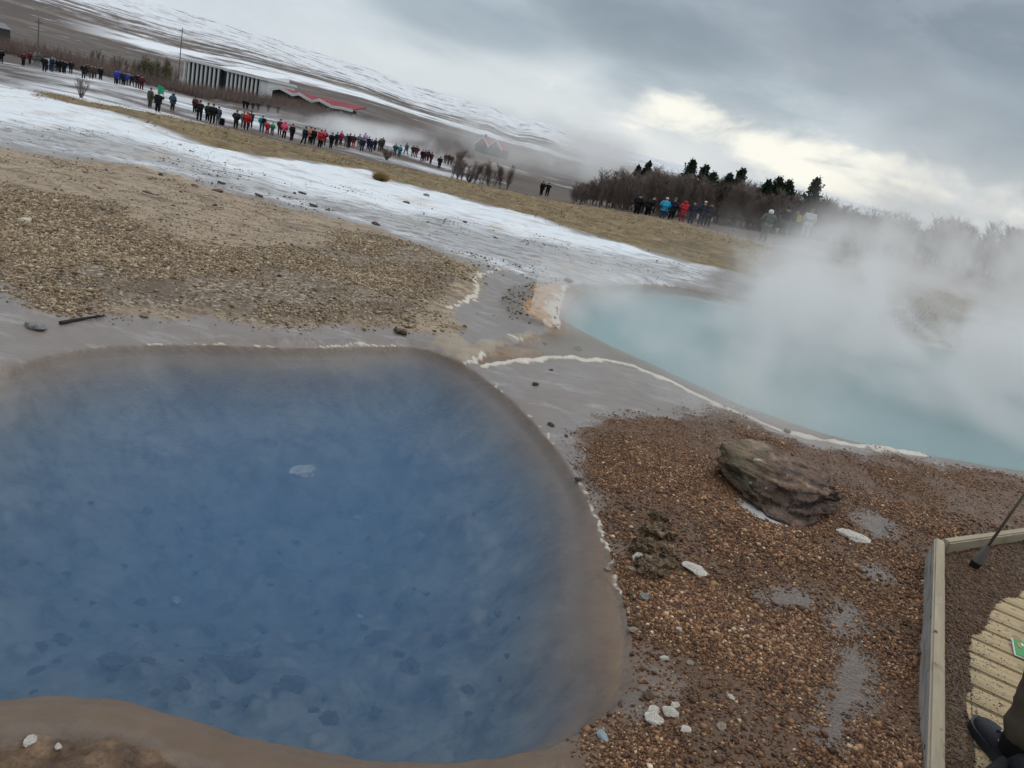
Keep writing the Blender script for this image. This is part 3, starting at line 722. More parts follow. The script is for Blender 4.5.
def scatter_grit():
    x, y = in_poly_samples(SNOW_DIRTY, 60000); k = visible(x, y); x, y = x[k], y[k]
    x = np.concatenate([x, RNG.uniform(-2.2, .6, 5000)]); y = np.concatenate([y, RNG.uniform(5.6, 10.5, 5000)])
    ox, oy = in_poly_samples(ORANGE, 900); x = np.concatenate([x, ox]); y = np.concatenate([y, oy]); isO = np.zeros(len(x), bool); isO[-900:] = (sdist(ox, oy, ORANGE) > 0) & (sdist(ox, oy, ORANGE_CORE) < .05) & (RNG.random(900) < .8)
    z, A = ground(x, y); cl = fbm(x, y, 1.2, 4, 171)
    k = (RNG.random(len(x)) < np.clip(.03+.9*cl, .010, .5)*np.maximum(A['dirty'], .35)) & (A['_dA'] < -.05) & (A['_dB'] < -.05) & (A['tan'] < .5) | isO
    x, y, z = x[k][-6500:], y[k][-6500:], z[k][-6500:]
    pd = RNG.uniform(0, 1, 6000)**4*.20; pl = RNG.uniform(.45, 2.2, 6000); pp = E_CORNER[None]+U1[None]*pl[:, None]+N1[None]*(.17+pd)[:, None]
    x = np.concatenate([x, pp[:, 0]]); y = np.concatenate([y, pp[:, 1]]); z = np.concatenate([z, np.full(6000, .0345)]); n = len(x)
    m = pebble_material('dark_grit', [(0, (.03, .025, .02)), (.6, (.11, .09, .07)), (1, (.34, .30, .26))], .7)
    tag(pebbles('grit', x, y, z, np.where(np.arange(n) < n-6000, np.exp(RNG.normal(math.log(.0075), .5, n)).clip(.004, .022), np.exp(RNG.normal(math.log(.0016), .5, n)).clip(.0007, .005)), RNG.beta(1.6, 1.7, n), m, False), 'dark grit strewn over the dirty ice and the grey runoff flats', 'grit', kind='stuff')
scatter_brown(); scatter_tan(); scatter_grit()

def scatter_grass():
    x, y = in_poly_samples(GRASS, 260000); k = visible(x, y) ; x, y = x[k], y[k]
    z, A = ground(x, y); cl = fbm(x, y, .8, 4, 51)
    k = RNG.random(len(x)) < A['grass']*np.clip(.5+1.1*cl, .05, 1); x, y, z, cl = x[k], y[k], z[k], cl[k]
    xm = MOUND[0]+RNG.normal(0, 1.0, 4000); ym = MOUND[1]+RNG.normal(0, .6, 4000); zm, _ = ground(xm, ym)
    x = np.concatenate([x[:75000], xm]); y = np.concatenate([y[:75000], ym]); z = np.concatenate([z[:75000], zm]); cl = np.concatenate([cl[:75000], np.zeros(4000)])
    n = len(x); L = RNG.uniform(.03, .10, n)*(1+.5*cl); wd = RNG.uniform(.008, .02, n); a = RNG.uniform(0, 2*math.pi, n)
    lean = RNG.normal(0, .5, (n, 2))+np.array([.55, .1])
    base = np.stack([x, y, z-.01], -1); s = np.stack([np.cos(a), np.sin(a), np.zeros(n)], -1)*wd[:, None]
    tip = base+np.stack([lean[:, 0]*L, lean[:, 1]*L, L*.8], -1)
    V = np.stack([base-s, base+s, tip], 1).reshape(-1, 3); Fc = np.arange(3*n).reshape(-1, 3)
    m = pebble_material('dry_grass', [(0, (.17, .12, .06)), (.35, (.28, .2, .095)), (.7, (.45, .34, .18)), (1, (.58, .47, .28))], .9)
    tag(soup('dry_grass', V, Fc, m, {'tone': np.repeat(RNG.uniform(0, 1, n)*.75+.25*cl.clip(-1, 1), 3)}), 'dry yellow winter grass on the low rise beyond the ice', 'grass', kind='stuff')
scatter_grass()

# ------------------------------------------------------------------ boulder and single stones
def rock_mesh(seed, stretch=(1, 1, .6), rough=.25, sub=3, block=0):
    bm = bmesh.new()
    bmesh.ops.create_icosphere(bm, subdivisions=sub, radius=1)
    r = random.Random(seed); off = Vector((r.uniform(-50, 50), r.uniform(-50, 50), r.uniform(-50, 50)))
    from mathutils import noise as mn
    planes = [(Vector((r.uniform(-1, 1), r.uniform(-1, 1), r.uniform(-.6, 1))).normalized(), r.uniform(.6, .92)) for _ in range(9)]
    for v in bm.verts:
        c = v.co.copy()
        for nrm, d in planes:
            k = c.dot(nrm)
            if k > d: c -= nrm*(k-d)
        c *= 1+rough*mn.noise(v.co*1.7+off)+rough*.5*mn.noise(v.co*4.3+off)
        v.co = Vector((c.x*stretch[0], c.y*stretch[1], c.z*stretch[2]))
    me = bpy.data.meshes.new('rock'); bm.to_mesh(me); bm.free()
    return me
def rock_material(name, a, b_, c=None, rough=.85, wet=.3):
    m, b = new_mat(name); v = b.coord('Object')
    n = b.noise(v, 2.2, 6, .65); n2 = b.noise(v, 9, 4, .6)
    col = b.mix(b.mr(n, .35, .65), a, b_)
    if c: col = b.mix(b.mr(n2, .52, .66), col, c)
    b.out(b.principled(col, rough, b.bump(n2, .6, .03), wet))
    return m
RM = {'dark': rock_material('dark_stone', (.035, .03, .027), (.09, .075, .065)), 'grey': rock_material('grey_stone', (.16, .155, .15), (.3, .29, .275)),
      'white': rock_material('white_stone', (.5, .46, .4), (.75, .71, .63), (.4, .34, .27)), 'brown': rock_material('brown_stone', (.06, .04, .028), (.17, .115, .08)),
      'red': rock_material('reddish_stone', (.10, .05, .035), (.2, .11, .08)), 'pale': rock_material('pale_tan_stone', (.26, .21, .155), (.45, .38, .3), (.15, .12, .09)),
      'blue': rock_material('bluish_stone', (.25, .32, .36), (.45, .52, .55))}
def stone(px, py, size, kind, label, group=None, flatn=.55, long=1.4, rz=None, sink=.25, name='stone', cat='stone'):
    p = P(px, py); seed = int(px*13+py*7); r = random.Random(seed)
    if py < 262: size = size*.55
    if long > 1.5:
        flatn = .42; q = P(px+6, py+2)-P(px-6, py-2)
        if rz is None: rz = math.atan2(q[1], q[0])+r.uniform(-.15, .15)
    me = rock_mesh(seed, (long*.5, .5, flatn*.5), .2, 3 if size > .05 else 2); me.materials.append(RM[kind])
    me.name = name
    o = bpy.data.objects.new(name, me); COL.objects.link(o)
    o.scale = (size,)*3; o.rotation_euler = (r.uniform(-.15, .15), r.uniform(-.15, .15), rz if rz is not None else r.uniform(0, 6.28))
    o.location = (p[0], p[1], gz(p[0], p[1])+size*flatn*(.5-sink))
    tag(o, label, cat, group); return o
# (px, py, size m, material, label)
for a in [
    (302, 196, .17, 'dark', 'dark stone on the ice, upper one of the pair above the tan flat'),
    (294, 196, .10, 'dark', 'small dark stone touching the upper dark stone on the ice'),
    (313, 209, .16, 'dark', 'flat dark stone at the lower edge of the ice'),
    (327, 214, .10, 'dark', 'small dark stone at the ice edge beside a flat dark one'),
    (406, 205, .17, 'dark', 'wide dark stone in the middle of the white ice'),
    (426, 198, .20, 'grey', 'grey weathered stone high on the white ice near the grass'),
    (375, 227, .18, 'red', 'rounded red-brown stone where tan ground meets the ice'),
    (464, 226, .11, 'dark', 'small black stone alone on the grey ice'),
    (495, 241, .14, 'dark', 'black stone on streaked grey ice above the bend of the stream'),
    (258, 199, .16, 'brown', 'brown stone at the top edge of the tan flat'),
    (217, 193, .22, 'red', 'wide reddish stone on the border of tan ground and ice'),
    (195, 190, .17, 'red', 'reddish stone just beside the wide reddish one'),
    (222, 185, .15, 'dark', 'dark flat stone on the ice above the wide reddish stone'),
    (239, 181, .09, 'grey', 'small grey stone highest on the ice above the tan flat'),
    (160, 178, .13, 'dark', 'black stone on the tan bank below the ice'),
    (151, 197, .24, 'pale', 'large pale flat slab on the tan flat'),
    (214, 210, .10, 'brown', 'small brown stone on smooth tan ground'),
    (100, 221, .13, 'pale', 'pale tan stone beside the smooth sandy patch'),
    (43, 208, .13, 'pale', 'pale stone lying alone on the speckled gravel near the frame edge'),
    (26, 224, .15, 'white', 'whitish flat stone on the tan gravel'),
    (36, 326, .10, 'grey', 'grey stone standing in the shallow water beyond the blue pool'),
    (400, 333, .095, 'brown', 'brown stone at the tan gravel edge by the far rim of the blue pool'),
    (410, 326, .055, 'pale', 'small pale stone beside the brown stone at the gravel edge'),
    (536, 382, .05, 'dark', 'black stone on the smooth grey mud between the pools'),
    (552, 421, .045, 'dark', 'black stone on grey mud close to the edge crack of the blue pool'),
    (567, 434, .03, 'dark', 'small black stone between the mud and the brown gravel'),
    (580, 474, .035, 'dark', 'dark stone at the upper corner of the brown gravel'),
    (552, 367, .03, 'dark', 'tiny dark stone just below the white sinter rim'),
    (546, 338, .04, 'dark', 'dark stone in shallow water below the orange crust'),
    (569, 280, .10, 'brown', 'brown stone at the top of the orange crust'),
    (579, 342, .075, 'grey', 'grey stone at the tip of the dark spur below the orange crust'),
    (731, 423, .06, 'brown', 'dark brown clod beside the sinter rim above the boulder'),
    (788, 429, .055, 'brown', 'dark clod pressed against the sinter rim behind the boulder'),
    (640, 556, .072, 'white', 'upright white stone beside the rough brown crust'),
    (696, 571, .075, 'white', 'flat oval white stone on brown gravel below the rough crust'),
    (853, 541, .105, 'white', 'pale slab on brown gravel between the boulder and the round puddle'),
    (665, 657, .032, 'white', 'round white stone at the gravel edge beside the blue pool shelf'),
    (690, 664, .028, 'pale', 'small pale stone just beside the round white one'),
    (679, 630, .028, 'white', 'small white stone above the round white one at the gravel edge'),
    (636, 623, .040, 'pale', 'pale lumpy stone at the edge of the mud shelf'),
    (633, 588, .045, 'brown', 'brown lump with pale spots at the mud shelf edge below the rough crust'),
    (645, 595, .042, 'grey', 'grey round stone beside the brown lump with pale spots'),
    (725, 714, .028, 'white', 'small white stone alone on dark gravel near the bottom of the gravel'),
    (648, 697, .042, 'brown', 'brown stone just above the cluster of white stones'),
    (651, 727, .055, 'white', 'largest stone of the white cluster at the pool corner'),
    (667, 722, .050, 'white', 'white stone at the gravel side of the white cluster'),
    (652, 716, .040, 'white', 'topmost stone of the white cluster at the pool corner'),
    (672, 713, .032, 'white', 'small white stone above the gravel side of the white cluster'),
    (602, 740, .04, 'blue', 'pale bluish stone in the wet corner of the pool bank'),
    (679, 748, .034, 'white', 'white stone below the white cluster'),
    (712, 752, .032, 'pale', 'pale stone at the bottom of the gravel below the white cluster'),
    (30, 757, .030, 'white', 'white stone on the brown bank at the near side of the blue pool'),
    (57, 764, .020, 'white', 'tiny white chip on the brown bank beside a white stone'),
    (610, 560, .03, 'pale', 'pale stone where the mud shelf meets gravel beside the rough crust'),
    (634, 566, .035, 'pale', 'flat pale chip below the upright white stone'),
    (733, 231, .30, 'brown', 'brown rock on the grassy rise beside the steam')]:
    stone(*a[:5], long=1.8 if 'flat' in a[4] or 'wide' in a[4] or 'slab' in a[4] else 1.3)

for px, py, sz, lab in [(303, 473, .12, 'pale turquoise mineral patch on the bed of the blue pool, the largest one'), (358, 519, .05, 'small pale stone on the pool bed below the largest mineral patch'), (176, 601, .04, 'bright pale stone on the pool bed above the near bank'), (360, 617, .035, 'tiny pale stone on the pool bed near the bottom bank')]:
    q = flat(px, py)
    for _ in range(12): q = flat(px, py, gz(q[0], q[1]))
    o = stone(px, py, sz, 'white', lab, name='submerged_stone'); o.location = (q[0], q[1], q[2]+sz*.1)

def bed_stones():
    r = random.Random(12); meshes = [rock_mesh(300+i, (.5, .42, .16), .55, 3) for i in range(5)]
    mt = rock_material('dark_bed_stone', (.055, .053, .053), (.13, .125, .12))
    big = [(232, 672, .21), (292, 686, .13), (382, 640, .15), (205, 632, .10), (118, 662, .12), (60, 640, .09), (350, 610, .09), (410, 668, .11), (440, 640, .08), (150, 628, .08), (400, 605, .07), (470, 690, .08), (330, 720, .09), (260, 630, .07)]
    pts = big+[(r.uniform(20, 520), r.uniform(500, 735), r.uniform(.02, .06)) for _ in range(80)]
    for i, (px, py, sz) in enumerate(pts):
        q = flat(px, py); ok = True
        for _ in range(10): q = flat(px, py, gz(q[0], q[1]))
        if sdist(np.array([q[0]]), np.array([q[1]]), POOL_A)[0] < .3: continue
        o = bpy.data.objects.new('bed_stone', meshes[i % 5]); COL.objects.link(o)
        if not meshes[i % 5].materials: meshes[i % 5].materials.append(mt); meshes[i % 5].name = 'bed_stone'
        o.location = (q[0], q[1], q[2]+sz*.03); o.scale = (sz*r.uniform(.8, 1.3), sz, sz); o.rotation_euler = (0, 0, r.uniform(0, 6.28))
        tag(o, 'biggest dark rock lying on the bed of the blue pool near the bank' if i == 0 else 'dark flat stone dimly seen on the bed of the blue pool', 'stone', 'stones on the bed of the blue pool')
bed_stones()

def boulder():
    # footprint and ridge points: (pixel of the ground foot or height above ground)
    def gp(px, py, h=0.0, dz=0.0):
        q = flat(px, py, h); return Vector((q[0], q[1], h+dz))
    pts = [gp(717, 470, 0), gp(727, 480, .03), gp(752, 501, .035), gp(775, 528, .02), gp(797, 537, .02), gp(841, 499, .10), gp(838, 505, .07),
           gp(715, 468, .06), gp(724, 444, .22), gp(746, 439, .235), gp(766, 444, .225), gp(796, 460, .20), gp(830, 477, .165), gp(839, 493, .09),
           gp(780, 470, .225), gp(815, 490, .18), gp(800, 513, .07)]
    c = sum(pts, Vector())/len(pts)
    a, b_ = pts[0], pts[5]
    pts += [Vector((p.x+.10, p.y+.13, -.02)) for p in (pts[8], pts[10], pts[11])]
    pts = [c+(p-c)*1.05 for p in pts]
    bm = bmesh.new(); vs = [bm.verts.new(p) for p in pts]
    bmesh.ops.convex_hull(bm, input=vs)
    for v in [v for v in bm.verts if not v.link_faces]: bm.verts.remove(v)
    bmesh.ops.triangulate(bm, faces=bm.faces)
    for _ in range(5): bmesh.ops.subdivide_edges(bm, edges=[e for e in bm.edges if e.calc_length() > .016], cuts=1, use_grid_fill=False); bmesh.ops.triangulate(bm, faces=bm.faces)
    bmesh.ops.recalc_face_normals(bm, faces=bm.faces)
    for _ in range(1): bmesh.ops.smooth_vert(bm, verts=bm.verts, factor=.5, use_axis_x=True, use_axis_y=True, use_axis_z=True)
    bm.normal_update()
    from mathutils import noise as mn
    ax = (pts[5]-pts[0]); ax.z = 0; ax.normalize(); side = Vector((-ax.y, ax.x, 0))
    new = {}; wsign = side.dot(Vector((-c.x, -c.y, 0)))
    if wsign < 0: side = -side; wsign = 1
    for v in bm.verts:
        q = v.co-c; u = q.dot(ax); w = q.dot(side); h = v.co.z
        tl = h-.25*w
        wv = mn.noise(Vector((u*4, w*4, h*4)))*.03
        sl = math.floor((tl+wv)*34); lay = (mn.cell(Vector((sl*3.1+.5, .5, .5)))-.5)*.012*(1 if h < .17 else .2)+(mn.cell(Vector((math.floor((u+wv)*9)+.5, math.floor((w-wv)*9)+.5, sl+.5)))-.5)*.012*(1 if h < .17 else .3)
        big = mn.noise(Vector((u*5+3, w*5, h*5)))*.012
        gap = -.016 if (math.sin(h*70+3*mn.noise(Vector((u*6, w*6, 0)))) > .8 and h < .16) else 0
        fine = mn.noise(v.co*60)*.005+mn.noise(v.co*22)*.006
        new[v] = v.normal*(lay+big+gap+fine)
        if h < .05: new[v] += Vector((-side.x, -side.y, 0))*(.05 if (w > 0) == (wsign > 0) else 0)+Vector((-ax.x, -ax.y, 0))*(.05 if u > .2 else 0)
    for v, d in new.items(): v.co += d
    me = bpy.data.meshes.new('boulder'); bm.to_mesh(me); bm.free()
    for p in me.polygons: p.use_smooth = False
    m, b = new_mat('layered_boulder_stone'); pos = b.coord('Object')
    nl = b.noise(b.mapping(pos, (5, 5, 26)), 1, 6, .65, .4); nb = b.noise(pos, 7, 6, .65); nf = b.noise(pos, 45, 4, .6)
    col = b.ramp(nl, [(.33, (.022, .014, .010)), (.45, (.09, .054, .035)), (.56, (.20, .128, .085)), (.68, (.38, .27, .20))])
    szz = b.n('ShaderNodeSeparateXYZ'); b.put(szz.inputs[0], pos); low_shade = b.mr(b.math('ADD', szz.outputs[2], b.math('MULTIPLY', b.math('SUBTRACT', nb, .5), .12)), .10, .19)
    col = b.mix(low_shade, b.mix(.62, col, (.016, .010, .008)), col)  # lower rock darkened in its colour, standing in for shade under the overhang
    red = b.mr(nb, .56, .66); col = b.mix(b.math('MULTIPLY', red, .8), col, (.25, .13, .095))
    # moss on the end that faces the pools
    rel = b.n('ShaderNodeVectorMath', operation='DOT_PRODUCT'); b.put(rel.inputs[0], pos); rel.inputs[1].default_value = (-ax.x, -ax.y, 0)
    k0 = -(c.x*ax.x+c.y*ax.y)
    u = b.math('SUBTRACT', rel.outputs['Value'], k0)
    sz = b.n('ShaderNodeSeparateXYZ'); b.put(sz.inputs[0], pos)
    moss = b.math('MULTIPLY', b.mr(b.math('ADD', u, b.math('MULTIPLY', b.math('SUBTRACT', nb, .5), .5)), .06, .2), b.mr(sz.outputs[2], .05, .15))
    col = b.mix(b.math('MULTIPLY', moss, .38), col, b.mix(nf, (.05, .055, .025), (.2, .19, .10)))
    wh = b.mr(b.noise(pos, 16, 3, .5), .68, .73); col = b.mix(b.math('MULTIPLY', wh, .8), col, (.45, .42, .38))
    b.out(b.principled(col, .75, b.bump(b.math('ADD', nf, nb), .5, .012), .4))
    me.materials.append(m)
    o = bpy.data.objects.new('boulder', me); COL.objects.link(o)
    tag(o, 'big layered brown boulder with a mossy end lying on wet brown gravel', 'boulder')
boulder()

def crust_lump():
    V, Fc = [], []
    p0 = flat(655, 560)
    t = empty('mineral_crust', (p0[0], p0[1], 0))
    bm = bmesh.new()
    from mathutils import noise as mn
    r = random.Random(5)
    blobs = [(655, 560, .075, .5), (646, 545, .06, .9), (664, 548, .065, .7), (655, 528, .06, .8), (668, 530, .05, .7), (660, 513, .05, .8), (650, 565, .05, .6), (670, 558, .045, .6)]
    g0 = gz(p0[0], p0[1])
    for px, py, rad, hh in blobs:
        q = flat(px, py, .03)
        b2 = bmesh.new(); bmesh.ops.create_icosphere(b2, subdivisions=4, radius=1)
        off = Vector((r.uniform(-9, 9),)*3)
        for v in b2.verts:
            d = v.co.normalized(); k = 1+.45*mn.noise(d*2.2+off)+.3*mn.noise(d*6+off)+.18*mn.noise(d*15+off)
            v.co = Vector((d.x*rad*k, d.y*rad*k, d.z*rad*hh*k))+Vector((q[0]-p0[0], q[1]-p0[1], g0+.01))
        me = bpy.data.meshes.new('t'); b2.to_mesh(me); b2.free(); bm.from_mesh(me); bpy.data.meshes.remove(me)
    me = bpy.data.meshes.new('mineral_crust'); bm.to_mesh(me); bm.free()
    bpy.data.objects.remove(t)
    o = bpy.data.objects.new('mineral_crust', me); COL.objects.link(o); o.location = (p0[0], p0[1], 0)
    m, b = new_mat('rough_mineral_crust'); pos = b.coord('Object'); n = b.noise(pos, 38, 5, .7)
    b.out(b.principled(b.ramp(n, [(.3, (.025, .015, .009)), (.48, (.11, .068, .035)), (.6, (.27, .19, .10)), (.72, (.55, .46, .31))]), .7, b.bump(n, 1, .03), .4))
    me.materials.append(m)
    tag(o, 'rough knobbly brown mineral crust standing out of the gravel beside the blue pool', 'crust')
crust_lump()

def tubes(lines, sides=4):
    """lines: (points, r0, r1) -> one vertex and face list"""
    V, Fc = [], []
    for pts, r0, r1 in lines:
        n = len(pts); base = len(V)
        for i, p in enumerate(pts):
            p = Vector(p); d = (Vector(pts[min(i+1, n-1)])-Vector(pts[max(i-1, 0)])).normalized()
            a = d.orthogonal().normalized(); c = d.cross(a); rr = r0+(r1-r0)*i/max(1, n-1)
            for k in range(sides):
                t = 2*math.pi*k/sides; V.append(p+(a*math.cos(t)+c*math.sin(t))*rr)
        for i in range(n-1):
            for k in range(sides):
                k2 = (k+1) % sides; Fc.append((base+i*sides+k, base+i*sides+k2, base+(i+1)*sides+k2, base+(i+1)*sides+k))
        Fc.append(tuple(base+k for k in range(sides))[::-1]); Fc.append(tuple(base+(n-1)*sides+k for k in range(sides)))
    return V, Fc
# driftwood twig on the far shore of the blue pool
pa, pb = P(60, 324), P(104, 318)
tw = [Vector((*(pa[:2]*(1-t)+pb[:2]*t), 0)) for t in (0, .3, .6, 1)]
for v in tw: v.z = gz(v.x, v.y)+.012
tw[1].y += .02
V, Fc = tubes([(tw, .012, .006), ([tw[2], tw[2]+Vector((.05, .05, .02))], .005, .003)], 6)
tag(mesh_obj('twig', V, Fc, simple('dark_wet_wood', (.03, .022, .017), .7)), 'dark thin twig lying at the gravel edge beyond the blue pool', 'twig')

# ------------------------------------------------------------------ walkway: timber edging, planks
def box_part(name, c, ux, size, mat, parent=None, bev=.006, zrot=None, jit=0, seed=0):
    """bevelled box: centre, unit x direction in plan, full sizes"""
    bm = bmesh.new(); bmesh.ops.create_cube(bm, size=1)
    for v in bm.verts: v.co = Vector((v.co.x*size[0], v.co.y*size[1], v.co.z*size[2]))
    if bev: bmesh.ops.bevel(bm, geom=bm.edges[:], offset=bev, segments=2, affect='EDGES')
    me = bpy.data.meshes.new(name); bm.to_mesh(me); bm.free()
    me.materials.append(mat)
    o = bpy.data.objects.new(name, me); COL.objects.link(o)
    o.location = c; o.rotation_euler = (0, 0, math.atan2(ux[1], ux[0]))
    if parent: o.parent = parent
    return o
def wood_material(name, light, dark, rough=.75, scale=(2.2, 38, 38), grey=.0):
    m, b = new_mat(name); v = b.coord('Object')
    rnd = b.n('ShaderNodeObjectInfo').outputs['Random']
    n = b.noise(b.mapping(v, scale), 1, 6, .65, .6); n2 = b.noise(v, 9, 5, .65)
    col = b.mix(b.mr(n, .3, .7), dark, light)
    col = b.mix(b.math('MULTIPLY', rnd, .3), col, tuple(q*.6 for q in light))
    col = b.mix(b.mr(n2, .58, .74, 0, .65), col, (.05, .038, .026))
    kn = b.voro(b.mapping(v, (5, 9, 9)), 1); col = b.mix(b.mr(kn, .10, .05), col, (.03, .022, .015))
    b.out(b.principled(col, rough, b.bump(n, .35, .004), .3))
    return m
M_TIMBER = wood_material('pale_weathered_timber', (.42, .355, .25), (.27, .22, .15))
M_SIDE = wood_material('grey_weathered_timber', (.46, .45, .42), (.17, .165, .155), scale=(3, 30, 30))
M_PLANK = wood_material('worn_plank', (.52, .40, .235), (.29, .215, .12))
def beam(a, b_, width, z0, z1, inward):
    """one edging timber between plan points a and b (outer edge), its width inward; outer face greyer"""
    d = unit(b_-a); L = np.linalg.norm(b_-a); c = (a+b_)/2+inward*width/2
    o = box_part('beam', (c[0], c[1], (z0+z1)/2), d, (L, width, z1-z0), M_TIMBER, None, .008)
    o.data.materials.append(M_SIDE)
    oo = np.array([-inward[0], -inward[1]])
    ang = math.atan2(d[1], d[0]); lx = np.array([math.cos(ang), math.sin(ang)]); ly = np.array([-math.sin(ang), math.cos(ang)])
    for p in o.data.polygons:
        nrm = lx*p.normal.x+ly*p.normal.y
        if nrm@oo > .8: p.material_index = 1
    return o
TOPZ = .115
ea = empty('timber_edging', (E_CORNER[0], E_CORNER[1], 0))
tag(ea, 'pale weathered timber edging around the corner of the walkway', 'edging')
for o in (beam(E_CORNER, E_NEAR+U1*1.2, .052, -.06, TOPZ, N1), beam(E_CORNER+U2*.075, E_FAR, .05, -.06, TOPZ-.012, N2)):
    o.parent = ea; o.matrix_parent_inverse = Matrix.Translation(-Vector((E_CORNER[0], E_CORNER[1], 0)))
g0, g1 = flat(977, 670, .035)[:2], flat(1015.5, 687.4, .035)[:2]
PD = unit(g1-g0); PN = np.array([-PD[1], PD[0]])
PN = PN if PN[1] > 0 else -PN
pitch = abs((flat(981.5, 654.5, .035)[:2]-flat(972, 682.5, .035)[:2])@PN)/2
bw = empty('boardwalk', (g0[0], g0[1], 0)); tag(bw, 'worn wooden boardwalk of narrow planks half covered by soil', 'boardwalk')
for i in range(-9, 11):
    k = i+.5
    start = g0+PN*pitch*k
    # run the plank back until it is below the soil next to the edging
    t0 = -.55
    for _ in range(60):
        q = start+PD*t0
        if (q-E_CORNER)@N1 > .13 and (q-E_CORNER)@N2 > .40: break
        t0 += .02
    L = 2.6; c = start+PD*(t0+L/2)
    o = box_part('plank', (c[0], c[1], .018), PD, (L, pitch-.012, .034), M_PLANK, None, .005)
    o.parent = bw; o.matrix_parent_inverse = Matrix.Translation(-Vector((g0[0], g0[1], 0)))

# thin metal stake standing in the soil
def stake():
    ft = flat(974, 566, .045); best = None
    v = ray(1024, 495)
    for z in np.linspace(.1, 1.2, 100):
        q = EYE+v*((z-CAM_H)/v[2]); lean = np.linalg.norm(q[:2]-ft[:2])/(z-.045)
        if best is None or lean < best[0]: best = (lean, q)
    d = unit(best[1]-ft); top = ft+d*1.15
    t = empty('metal_stake', ft)
    a = Vector(d)
    V, Fc = tubes([([Vector((0, 0, 0))+a*.10, a*1.15], .0075, .0075)], 10); mesh_obj('rod', V, Fc, simple('galvanised_grey_metal', (.22, .215, .2), .45, metal=.6), t, True)
    V, Fc = tubes([([a*.035, a*.06, a*.10, a*.15], .026, .024)[0:3]], 10)
    V, Fc = tubes([([a*.03, a*.07], .028, .022), ([a*.07, a*.14], .022, .009)], 12); mesh_obj('socket', V, Fc, simple('dull_grey_metal', (.15, .145, .135), .5, metal=.4), t)
    V, Fc = tubes([([a*-.01, a*.032], .024, .029)], 12); mesh_obj('rubber_foot', V, Fc, simple('black_rubber', (.012, .012, .012), .7), t)
    tag(t, 'thin grey metal rod with a black foot leaning inside the timber corner', 'stake')
stake()

# green leaflet lying on the planks
def leaflet():
    c = flat(1024, 650, .05); t = empty('leaflet', (c[0], c[1], .042))
    d = unit(flat(1012, 642, .05)[:2]-flat(1020, 668, .05)[:2]); t.rotation_euler = (0, R(-6), math.atan2(d[1], d[0]))
    mw = simple('white_card', (.7, .72, .68), .5, .05); mgreen = simple('green_print', (.015, .26, .06), .4, .15)
    box_part('card', (0, 0, .004), (1, 0), (.13, .085, .005), mw, t, .002)
    box_part('cover_print', (0, 0, .0085), (1, 0), (.118, .073, .002), mgreen, t, 0)
    box_part('orange_mark', (.018, .018, .0105), (1, .4), (.03, .012, .0016), simple('orange_print', (.6, .16, .03), .4), t, 0)
    box_part('white_mark', (.034, .004, .0105), (1, .4), (.018, .01, .0016), mw, t, 0)
    tag(t, 'green leaflet with a white border lying on the worn planks', 'leaflet')
leaflet()
# ------------------------------------------------------------------ people
def skin_mesh(name, V, E, rad, levels=1):
    me = bpy.data.meshes.new(name); me.from_pydata([tuple(v) for v in V], E, [])
    o = bpy.data.objects.new('t', me); COL.objects.link(o)
    md = o.modifiers.new('s', 'SKIN'); md.use_smooth_shade = True
    for i, v in enumerate(me.skin_vertices[0].data):
        q = rad[i]; v.radius = (q, q) if not isinstance(q, tuple) else q
        v.use_root = (i == 0)
    if levels:
        s = o.modifiers.new('u', 'SUBSURF'); s.levels = levels; s.render_levels = levels
    bpy.context.view_layer.update()
    dg = bpy.context.evaluated_depsgraph_get()
    m2 = bpy.data.meshes.new_from_object(o.evaluated_get(dg)); m2.name = name
    bpy.data.objects.remove(o); bpy.data.meshes.remove(me)
    m2.materials.clear(); m2.polygons.foreach_set('use_smooth', np.ones(len(m2.polygons), bool)); m2.update()
    return m2
